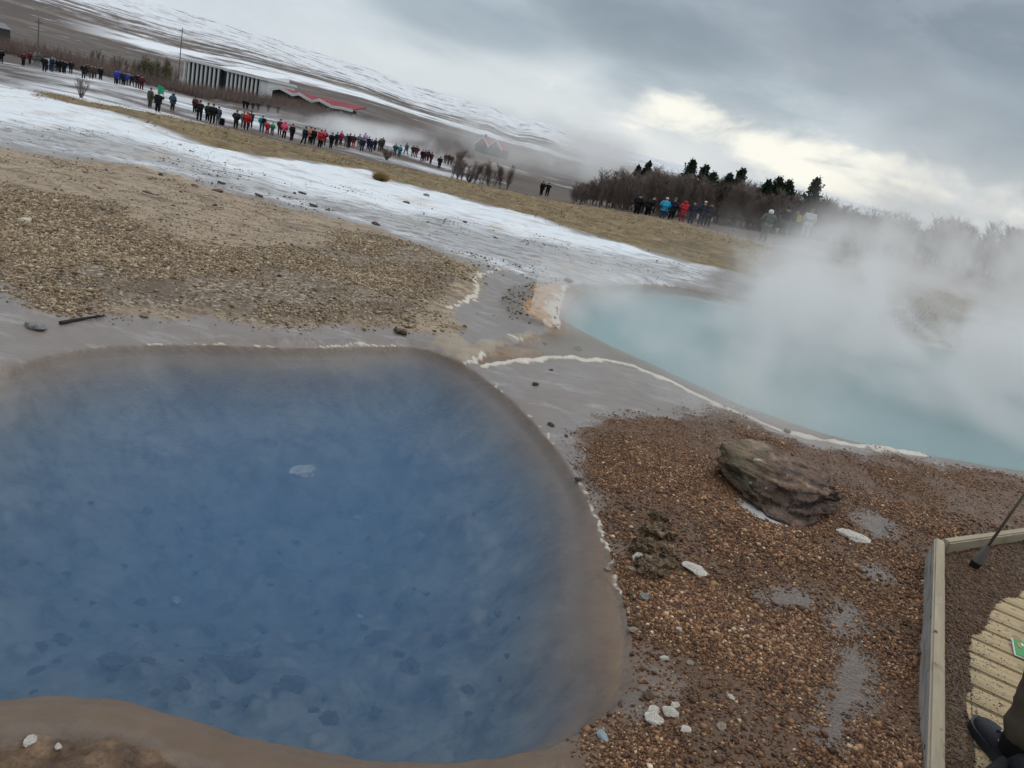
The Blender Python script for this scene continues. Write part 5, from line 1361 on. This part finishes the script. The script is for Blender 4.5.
# golden tussock on the edge of the ice
def tussock():
    q = P(379, 182); g = gz(q[0], q[1]); V, Fc = [], []; r = random.Random(2)
    for i in range(700):
        a = r.uniform(0, 6.28); rad = .10*math.sqrt(r.random()); b0 = Vector((math.cos(a)*rad*.7, math.sin(a)*rad*.7, 0)); d = Vector((math.cos(a)*rad*1.6+.04, math.sin(a)*rad*1.6, r.uniform(.06, .22)*(1.15-rad*4))); s = d.orthogonal().normalized()*.006
        k = len(V); V += [b0-s, b0+s, b0+d]; Fc.append((k, k+1, k+2))
    o = mesh_obj('grass_tussock', V, Fc, simple('golden_grass', (.26, .17, .06), .9, .5)); o.location = (q[0], q[1], g-.01)
    tag(o, 'round golden grass tussock at the upper edge of the ice', 'tussock')
tussock()
# poplars by the long building and the thin trees on the slope
for i, (px, py, d, h) in enumerate([(142, 66, 190, 6.5), (148, 67, 195, 7.5), (153, 69, 192, 8), (158, 70, 198, 7.5), (163, 71, 195, 7.8), (168, 73, 200, 7.5), (173, 73, 205, 6), (136, 66, 190, 5.5)]):
    q = at_depth(px, py, d); bare_tree(q[0], q[1], gz(q[0], q[1])-.3, h, h*.75, i, M_TWIG3, 'tall greenish-brown bare tree in the clump before the long building', 'bare trees by the long building')
for i, (px, py, d, h) in enumerate([(92, 55, 170, 5), (98, 57, 175, 5.5), (104, 58, 172, 4.5), (111, 60, 180, 5), (118, 61, 176, 5), (125, 63, 182, 5), (70, 45, 190, 4.5), (55, 42, 190, 5), (45, 40, 190, 5)]):
    q = at_depth(px, py, d); bare_tree(q[0], q[1], gz(q[0], q[1])-.3, h, h*.6, i+3, M_TWIG2, 'thin bare tree on the snowy slope above the far path', 'thin trees above the far path')
# low scrub in front of the buildings: one mass
def scrub():
    poly = np.array([(-40, 25), (0, 33), (60, 42), (110, 56), (145, 72), (185, 83), (262, 99), (300, 104), (335, 117), (365, 124), (420, 140), (470, 152), (475, 160), (420, 152), (380, 137), (335, 124), (270, 108), (200, 99), (130, 82), (60, 66), (0, 53), (-40, 44)], float)
    r = np.random.default_rng(5); n = 10500; pts = []
    lo, hi = poly.min(0), poly.max(0)
    c = np.stack([r.uniform(lo[0], hi[0], n*4), r.uniform(lo[1], hi[1], n*4)], 1)
    c = c[sdist(c[:, 0], c[:, 1], poly, 400) > 0][:n]
    P3 = np.array([P(a, b_) for a, b_ in c])
    # spread along the sight line a little so that the mass has depth
    P3[:, :2] *= r.uniform(.96, 1.03, len(P3))[:, None]
    zg = zbase(P3[:, 0], P3[:, 1]); rr = np.hypot(P3[:, 0], P3[:, 1])
    k = (rr > 114) & (rr < 320); P3, zg, rr, c = P3[k], zg[k], rr[k], c[k]
    tw = 13; m = len(P3)
    b0 = np.repeat(np.stack([P3[:, 0], P3[:, 1], zg-.1], 1), tw, 0); N = m*tw
    b0[:, :2] += r.normal(0, .5, (N, 2))
    hgt = np.repeat(r.uniform(1.3, 3.4, m), tw)*r.uniform(.6, 1.1, N)
    d = np.stack([r.normal(0, .38, N), r.normal(0, .38, N), np.ones(N)], 1)*hgt[:, None]
    w = .035
    a1 = r.uniform(0, 6.28, N)
    V = np.stack([b0+np.stack([np.cos(a1+q)*w, np.sin(a1+q)*w, np.zeros(N)], 1) for q in (0, 2.09, 4.19)]+[b0+d], 1)
    Fc = np.array([(0, 1, 3), (1, 2, 3), (2, 0, 3)])[None]+(np.arange(N)*4)[:, None, None]
    mt = pebble_material('scrub_twigs', [(0, (.055, .036, .034)), (.5, (.10, .068, .06)), (1, (.17, .125, .10))], .9)
    o = soup('scrub', V.reshape(-1, 3), Fc.reshape(-1, 3), mt, {'tone': np.repeat(np.repeat(r.uniform(0, 1, m), tw), 4)})
    tag(o, 'low purplish-brown bare scrub covering the slope below the buildings', 'scrub', kind='stuff')
scrub()

# ------------------------------------------------------------------ buildings and poles far off
def put(o, parent):
    o.parent = parent; o.matrix_parent_inverse = parent.matrix_basis.inverted(); return o
def wbox(name, A, U, N, u0, u1, n0, n1, z0, z1, mat, parent):
    """box in a facade frame: A origin, U along, N away from the viewer"""
    V = [A+U*u+N*n+Vector((0, 0, z)) for z in (z0, z1) for (u, n) in ((u0, n0), (u1, n0), (u1, n1), (u0, n1))]
    return put(mesh_obj(name, V, [(3, 2, 1, 0), (4, 5, 6, 7), (0, 1, 5, 4), (1, 2, 6, 5), (2, 3, 7, 6), (3, 0, 4, 7)], mat), parent)
M_WHITE = simple('white_concrete', (.72, .73, .72), .8, .1); M_GLASS = simple('dark_window_glass', (.025, .032, .035), .15, .3, 1, spec=.5); M_SNOWROOF = simple('snowy_roof', (.78, .8, .83), .7, .06)
M_DARKWALL = simple('dark_wall', (.06, .058, .058), .8); M_RED = simple('red_roof', (.26, .045, .06), .7, .3, .4); M_TRIM = simple('white_trim', (.72, .72, .71), .7, .06); M_GREY = simple('grey_wall', (.3, .3, .29), .8)
def colonnade():
    a = at_depth(184, 58, 242); b_ = at_depth(270.5, 78.5, 232)
    A = Vector((a[0], a[1], 0)); B = Vector((b_[0], b_[1], 0)); U = (B-A).normalized(); L = (B-A).length; N = Vector((-U.y, U.x, 0))
    if N.y < 0: N = -N
    zt = (a[2]+b_[2])/2; slope = b_[2]-a[2]
    zb = min(gz(A.x, A.y), gz(B.x, B.y))-1.0
    t = empty('long_building', (A.x, A.y, zb)); bpy.context.view_layer.update()
    z1 = zt-.2; zf = zb
    wbox('window_wall', A, U, N, .4, L-3.2, 1.2, 12, zf, z1-.3, M_GLASS, t)
    for k in range(9):
        u = .2+k*(L*.40/8); wbox('column', A, U, N, u, u+.6, 0, .35, zf, z1-.5, M_WHITE, t)
    for k in range(9):
        u = L*.53+k*((L-3.4-L*.53)/8); wbox('column', A, U, N, u, u+.6, -.6, -.25, zf, z1-.7, M_WHITE, t)
    wbox('end_wall', A, U, N, L-3.0, L, -.6, 12, zf, z1-.6, M_WHITE, t)
    wbox('fascia', A, U, N, -.3, L*.52, -.3, 12.5, z1-.5, z1+.15, M_WHITE, t)
    wbox('fascia', A, U, N, L*.5, L+.3, -1.1, 12.7, z1-.7, z1-.05, M_WHITE, t)
    V = [A+U*u+N*n+Vector((0, 0, z)) for u, n, z in ((L*.36, 1.5, z1+.16), (L*.93, 1.5, z1+.16), (L*.93, 12, z1+1.5), (L*.36, 12, z1+1.5), (L*.93, 12, z1+.16), (L*.36, 12, z1+.16))]
    put(mesh_obj('roof', V, [(0, 1, 2, 3), (1, 4, 2), (0, 3, 5), (3, 2, 4, 5), (0, 5, 4, 1)], M_SNOWROOF), t)
    tag(t, 'long low building with white columns, dark glass and a snowy roof', 'building')
colonnade()
def red_roof_building():
    d0, d1 = 214, 204
    pix = [(271.7, 89.2), (283, 87.6), (295, 94.4), (302, 93.6), (314, 101), (322, 99.6), (333.5, 106.2), (344, 107.6), (355, 110.2)]
    pts = []
    for i, (x, y) in enumerate(pix):
        q = at_depth(x, y, d0+(d1-d0)*(x-271)/84); pts.append(Vector(q))
    A = Vector((pts[0].x, pts[0].y, 0)); B = Vector((pts[-1].x, pts[-1].y, 0)); U = (B-A).normalized(); N = Vector((-U.y, U.x, 0))
    if N.y < 0: N = -N
    L = (B-A).length
    pts = [A+U*((p-A).dot(U))+Vector((0, 0, p.z)) for p in pts]
    zb = min(gz(A.x, A.y), gz(B.x, B.y))-1.2
    t = empty('red_roofed_building', (A.x, A.y, zb)); bpy.context.view_layer.update()
    zr = max(p.z for p in pts)
    n = len(pts); fr = [p-N*.8 for p in pts]
    back = []
    for i, p in enumerate(pts):
        f = i/(n-1); back.append(Vector((p.x, p.y, pts[0].z+.8+(pts[-1].z+1.3-pts[0].z-.8)*f))+N*5)
    V = fr+back+[p-Vector((0, 0, .25)) for p in fr]+[p-Vector((0, 0, .25)) for p in back]
    Fc = []
    for i in range(n-1):
        Fc += [(i, i+1, n+i+1, n+i), (2*n+i, 3*n+i, 3*n+i+1, 2*n+i+1), (i, 2*n+i, 2*n+i+1, i+1), (n+i, n+i+1, 3*n+i+1, 3*n+i)]
    Fc += [(0, n, 3*n, 2*n), (n-1, 3*n-1, 4*n-1, 2*n-1)]
    put(mesh_obj('roof', V, Fc, M_RED), t)
    V, Fc = [], []
    for i, p in enumerate(fr):
        q = p-N*.06; V += [q+Vector((0, 0, .12)), q-Vector((0, 0, .62)), q-N*.15-Vector((0, 0, .62)), q-N*.15+Vector((0, 0, .12))]
        if i:
            k = 4*i; Fc += [(k-4+j, k-4+(j+1) % 4, k+(j+1) % 4, k+j) for j in range(4)]
    k = len(V)-4; Fc += [(3, 2, 1, 0), (k, k+1, k+2, k+3)]
    put(mesh_obj('roof_trim', V, Fc, M_TRIM), t)
    zl = min(p.z for p in pts)
    for i in range(n-1):
        ua, ub = (pts[i]-A).dot(U), (pts[i+1]-A).dot(U)
        V = [A+U*u+N*m+Vector((0, 0, z)) for u, z in ((ua, pts[i].z-.3), (ub, pts[i+1].z-.3)) for m in (.4, .9)]+[A+U*u+N*m+Vector((0, 0, zb)) for u in (ua, ub) for m in (.4, .9)]
        put(mesh_obj('wall', V, [(0, 2, 6, 4), (1, 5, 7, 3), (0, 1, 3, 2), (0, 4, 5, 1), (2, 3, 7, 6), (4, 6, 7, 5)], M_DARKWALL), t)
    for k in range(6):
        u = L*.60+k*L*.075; z = pts[0].z+(pts[-1].z-pts[0].z)*u/L-1.0
        wbox('window', A, U, N, u, u+1.0, .25, .38, z-1.6, z-.15, M_TRIM if k % 2 else M_GLASS, t)
    wbox('porch', A, U, N, L*.80, L*.97, -.9, .35, zb, pts[-1].z-1.6, M_GREY, t)
    tag(t, 'low building with a zigzag red roof edged in white', 'building')
red_roof_building()
def gable_house(name, pxl, pxr, py0, d, wall_h, rise, roof, wallm, label, n_gab=1, trim=True, depth=8, win=0):
    a = at_depth(pxl, py0, d); b_ = at_depth(pxr, py0+(pxr-pxl)*.25, d*.985)
    A = Vector((a[0], a[1], 0)); B = Vector((b_[0], b_[1], 0)); U = (B-A).normalized(); N = Vector((-U.y, U.x, 0)); N = N if N.y > 0 else -N
    L = (B-A).length; zt = (a[2]+b_[2])/2; zb = min(zt-wall_h, gz(A.x, A.y)-.5)
    t = empty(name, (A.x, A.y, zb)); bpy.context.view_layer.update()
    wbox('wall', A, U, N, 0, L, 0, depth, zb, zt, wallm, t)
    for g in range(n_gab):
        u0, u1 = L*g/n_gab, L*(g+1)/n_gab; um = (u0+u1)/2
        V = [A+U*u+N*m+Vector((0, 0, z)) for m in (-.4, depth+.4) for u, z in ((u0-.2, zt-.1), (um, zt+rise), (u1+.2, zt-.1))]
        put(mesh_obj('roof', V, [(0, 1, 4, 3), (1, 2, 5, 4), (0, 2, 1), (3, 4, 5), (0, 3, 5, 2)], roof), t)
        if trim:
            for (ua, za), (ub, zc) in (((u0-.3, zt-.15), (um, zt+rise+.05)), ((um, zt+rise+.05), (u1+.3, zt-.15))):
                V = [A+U*u+N*m+Vector((0, 0, z+dz)) for m in (-.62, -.43) for u, z, dz in ((ua, za, .15), (ub, zc, .15), (ub, zc, -.35), (ua, za, -.35))]
                put(mesh_obj('gable_trim', V, [(0, 1, 2, 3), (7, 6, 5, 4), (0, 4, 5, 1), (1, 5, 6, 2), (2, 6, 7, 3), (3, 7, 4, 0)], M_TRIM), t)
    for k in range(win):
        u = L*(.25+.5*k); f = wbox('window', A, U, N, u-.7, u+.7, -.12, -.02, zt-2.0, zt-.6, M_TRIM, t)
        wbox('pane', A, U, N, u-.5, u+.5, -.16, -.125, zt-1.8, zt-.8, M_GLASS, t).parent = f
        f.children[0].matrix_parent_inverse = (f.matrix_parent_inverse).inverted() if False else Matrix.Identity(4)
        f.children[0].matrix_parent_inverse = (t.matrix_basis @ f.matrix_parent_inverse @ f.matrix_basis).inverted()
    tag(t, label, 'house'); return t
gable_house('red_roofed_house', 476, 502, 143, 250, 2.2, 2.4, M_RED, M_DARKWALL, 'small house with two white-edged red gables half veiled by steam', 2, True, 5)
gable_house('cottage', -14, 1, 24, 260, 2.6, 1.6, simple('grey_metal_roof', (.2, .2, .21)), M_DARKWALL, 'dark cottage with a white window cut by the frame edge', 1, False, 3, 2)
def pole(px, pyb, pyt, d, label):
    q = at_depth(px, pyb, d); g = gz(q[0], q[1]); h = (pyb-pyt)*d/F_PX*1.04
    t = empty('utility_pole', (q[0], q[1], g)); h += max(0, q[2]-g)
    V, Fc = tubes([([Vector((0, 0, -.3)), Vector((0, 0, h))], .16, .11)], 8); mesh_obj('post', V, Fc, simple('weathered_pole', (.16, .14, .125)), t)
    o = box_part('crossarm', (0, 0, h-.7), (1, -.2), (1.9, .16, .16), simple('pole_wood', (.16, .14, .12)), t, .02)
    tag(t, label, 'pole', 'utility poles')
pole(38, 48, 22, 165, 'thin pole rising above the brown scrub over the far path'); pole(179, 70, 32, 215, 'taller pole with a crossarm beside the long white-columned building')
q = at_depth(485, 140, 330); t = empty('evergreen_tree', (q[0], q[1], gz(q[0], q[1]))); t.scale = (5, 5, 6.5); part('trunk', CON[1][0], M_BARK, t); part('crown', CON[1][1], M_NEEDLE, t); tag(t, 'single dark evergreen above the small red-gabled house', 'tree')
# low rope beyond the far pool
def rope(pa, pb, label):
    a, b_ = flat(*pa), flat(*pb); t = empty('rope_barrier', a)
    A, B = Vector((0, 0, .30)), Vector((*(b_-a)[:2], .30)); pts = [A.lerp(B, i/8)-Vector((0, 0, .05*math.sin(math.pi*i/8))) for i in range(9)]
    V, Fc = tubes([(pts, .006, .006)], 5); mesh_obj('rope', V, Fc, simple('grey_rope', (.1, .1, .1)), t)
    for k in (A, B):
        V, Fc = tubes([([Vector((k.x, k.y, -.2)), Vector((k.x, k.y, .33))], .011, .011)], 6); mesh_obj('stake', V, Fc, simple('dark_stake', (.05, .045, .04)), t)
    tag(t, label, 'barrier')
rope((1003, 312), (1090, 342), 'thin low rope on stakes beside the grassy mound in the steam')

# ------------------------------------------------------------------ person at the edge of the boardwalk
def bystander():
    toe = flat(982, 722, .06); heel = flat(1022, 776, .06); d = unit(toe[:2]-heel[:2]); side = np.array([d[1], -d[0]])
    z0 = .037
    ankle = heel[:2]+d*.06
    J = pose('pockets')
    M = figure_meshes('pockets', 2)
    for v in M['body'].vertices:
        if v.co.z < .16: v.co.z = .05+v.co.z*.3; v.co.y = J['lank'][1]+(v.co.y-J['lank'][1])*.25
    rz = math.atan2(d[1], d[0])-math.pi/2
    # left ankle of the figure goes to the measured place
    la = Vector(J['lank']); cz, sz = math.cos(rz), math.sin(rz)
    off = Vector((la.x*cz-la.y*sz, la.x*sz+la.y*cz, 0))
    t = empty('person', (ankle[0]-off.x, ankle[1]-off.y, z0+.005), rz)
    part('body', M['body'], cloth('skin'), t); part('coat', M['coat'], cloth('charcoal'), t); part('hat', M['hat'], cloth('navy'), t)
    # loose trousers with folds
    J = dict(J); J['lank'] = (J['lank'][0], J['lank'][1]-.01, .055); J['rank'] = (J['rank'][0], J['rank'][1]-.01, .055)
    tm = skin_mesh('trousers', *chain(J, [[('pel', (.17, .13)), ('lhip', .115), ('lknee', .088), ('lank', .072)], [('pel', 0), ('rhip', .115), ('rknee', .088), ('rank', .072)]]), 3)
    from mathutils import noise as mn
    for v in tm.vertices:
        c = v.co; k = mn.noise(Vector((c.x*9, c.y*9, c.z*16)))*.012+mn.noise(Vector((c.x*20, c.y*20, c.z*34)))*.005
        v.co = c+v.normal*k
    m, b = new_mat('dark_brown_trousers'); v = b.coord('Object'); n = b.noise(v, 14, 5, .6); wv = b.noise(b.mapping(v, (300, 300, 300)), 1, 2)
    b.out(b.principled(b.mix(n, (.04, .031, .023), (.10, .078, .06)), .9, b.bump(b.math('ADD', n, wv), .3, .004), .2)); part('trousers', tm, m, t)
    def shoe(ax, ay):
        secs = [(-.085, .030, .085), (-.06, .036, .098), (-.02, .038, .105), (.03, .042, .092), (.08, .049, .074), (.13, .052, .062), (.165, .046, .056), (.19, .030, .046), (.202, .012, .034)]
        V, Fc = [], []; ns = 16
        for (yy, hw, hh) in secs:
            for k in range(ns):
                a = 2*math.pi*k/ns; cx, cz_ = math.cos(a), math.sin(a)
                V.append(Vector((ax+hw*math.copysign(abs(cx)**.75, cx), ay+yy, .022+(hh-.022)*max(0, math.copysign(abs(cz_)**.85, cz_)))))
        for i in range(len(secs)-1):
            for k in range(ns): Fc.append((i*ns+k, i*ns+(k+1) % ns, (i+1)*ns+(k+1) % ns, (i+1)*ns+k))
        Fc += [tuple(range(ns))[::-1], tuple((len(secs)-1)*ns+k for k in range(ns))]
        s = mesh_obj('shoe', V, Fc, simple('black_shoe_fabric', (.012, .014, .02), .6, .4, 40, .4), t, True)
        ss = s.modifiers.new('s', 'SUBSURF'); ss.levels = 1; ss.render_levels = 1
        V, Fc = [], []
        for z in (0, .028):
            for (yy, hw, hh) in [(-.10, .012, 0)]+secs+[(.214, .006, 0)]: V.append(Vector((ax-hw-.005, ay+yy*1.02, z)))
            for (yy, hw, hh) in ([(-.10, .012, 0)]+secs+[(.214, .006, 0)])[::-1]: V.append(Vector((ax+hw+.005, ay+yy*1.02, z)))
        n = len(V)//2
        Fc = [tuple(range(n))[::-1], tuple(range(n, 2*n))]+[(i, (i+1) % n, n+(i+1) % n, n+i) for i in range(n)]
        so = mesh_obj('sole', V, Fc, simple('black_shoe_rubber', (.02, .021, .025), .5)); so.parent = s
        for yy, zz in ((.055, .086), (.085, .075)):
            o = box_part('lace', (ax, ay+yy, zz), (1, .12), (.055, .009, .008), simple('dark_lace', (.03, .032, .04)), s, .003)
        o = box_part('lace_tip', (ax-.012, ay+.07, .086), (1, .6), (.02, .012, .006), simple('white_tag', (.6, .6, .6)), s, .002)
        o = box_part('lace_tip', (ax+.022, ay+.045, .094), (1, -.3), (.014, .011, .006), simple('white_tag_b', (.55, .55, .58)), s, .002)
    for n in 'lr':
        a = Vector(J[n+'ank']); V, Fc = tubes([([Vector((a.x, a.y+.012, .05)), Vector((a.x, a.y+.008, .26))], .058, .060)], 12); mesh_obj('sock', V, Fc, cloth('black'), t, True)
    shoe(J['lank'][0]-.01, J['lank'][1]); shoe(J['rank'][0]+.01, J['rank'][1])
    tag(t, 'person in dark brown trousers and a black shoe standing on the boardwalk', 'person')
    # braided cord lying over the planks in front of the shoe
    a, b_, c = flat(1040, 738, .10), flat(1004, 760, .075), flat(974, 786, .055); pts = []
    for i in range(13):
        s = i/12; q = (1-s)**2*a+2*s*(1-s)*b_+s*s*c; pts.append(Vector((q[0], q[1], max(.052, q[2]))))
    m, b = new_mat('black_braided_cord'); v = b.coord('Object'); n = b.noise(b.mapping(v, (60, 60, 60)), 1, 3)
    b.out(b.principled(b.mix(n, (.008, .008, .01), (.035, .035, .04)), .8, b.bump(n, 1, .01), .3))
    V, Fc = tubes([(pts, .019, .019)], 10); tag(mesh_obj('cord', V, Fc, m, None, True), 'thick black braided cord beside the black shoe on the boardwalk', 'cord')
bystander()

# ------------------------------------------------------------------ steam
def steam(name, lo, hi, blobs, dens, nscale, thr, label, aniso=.2, stretch=(1, 1, 1.3), drift=(0, 0, 0), step=None, col=(1.0, 1.0, 1.0)):
    """one closed box filled with vapour: soft ellipsoids (centre, radii, weight) broken up by turbulence"""
    c = (np.array(lo)+np.array(hi))/2; s = np.array(hi)-np.array(lo)
    bm = bmesh.new(); bmesh.ops.create_cube(bm, size=1)
    me = bpy.data.meshes.new(name); bm.to_mesh(me); bm.free()
    o = bpy.data.objects.new(name, me); COL.objects.link(o); o.location = c; o.scale = s
    m, b = new_mat(name+'_vapour')
    pos = b.n('ShaderNodeNewGeometry').outputs['Position']
    tot = None
    for bc, br, wgt in blobs:
        q = b.mapping(pos, tuple(1/r for r in br), tuple(-bc[i]/br[i] for i in range(3)))
        ln = b.n('ShaderNodeVectorMath', operation='LENGTH'); b.put(ln.inputs[0], q)
        f = b.math('MULTIPLY', b.mr(ln.outputs['Value'], 1.0, .15, 0, 1, True), wgt)
        tot = f if tot is None else b.math('ADD', tot, f)
    n = b.noise(b.mapping(pos, stretch, drift), nscale, 3, .58, .6)
    k = b.mr(n, thr-.10, thr+.13, 0, 1, True)
    n2 = b.noise(b.mapping(pos, stretch), nscale*.35, 2, .5); k2 = b.mr(n2, .38, .62, .35, 1.3)
    d = b.math('MULTIPLY', b.math('MULTIPLY', b.math('MULTIPLY', tot, k), k2), dens)
    vs = b.n('ShaderNodeVolumePrincipled'); vs.inputs['Color'].default_value = (*col, 1); b.put(vs.inputs['Density'], d); vs.inputs['Anisotropy'].default_value = aniso
    b.out(None, vs.outputs[0])
    me.materials.append(m)
    try: m.cycles.volume_step_rate = step or 1.0
    except Exception: pass
    tag(o, label, 'steam', kind='stuff'); return o
def pt(px, py, d): return at_depth(px, py, d)
B1 = flat(905, 378); B2 = flat(850, 345); B3 = flat(740, 350); B4 = flat(1060, 430)
steam('steam_plume', (0, 5.2, WATER_Z+.01), (18, 30, 4.2),
      [((B1[0], B1[1], .4), (3.6, 3.2, 1.5), 1.0), ((B2[0], B2[1], .3), (3.8, 3.0, 1.0), .75), ((B3[0]+.6, B3[1]-.5, .05), (5.6, 3.8, .75), .75), ((B4[0], B4[1], .2), (3.4, 3.0, 1.0), .6),
       ((9.0, 16.5, .9), (4.5, 6.0, 1.8), .55), ((11.5, 21, 1.6), (5.5, 8, 2.8), .30), ((6.6, 19, .4), (4.0, 7, 1.3), .16)],
      1.75, .75, .54, 'white steam rolling off the turquoise pool', step=.3, stretch=(1, .8, 1.1))
C1 = pt(400, 148, 135); C2 = pt(520, 150, 150); C3 = pt(600, 165, 150); C4 = pt(340, 128, 130)
steam('geyser_steam', (-62, 96, -10), (26, 185, 10),
      [((C1[0], C1[1], C1[2]-.5), (17, 26, 5.0), 1.0), ((C2[0], C2[1], C2[2]+.5), (22, 30, 7.0), .4), ((C3[0], C3[1], C3[2]+1), (18, 30, 6.5), .8), ((C4[0], C4[1], C4[2]-.5), (15, 20, 3.6), .7)],
      .30, .10, .52, 'pale steam drifting low behind the crowd', step=.7)
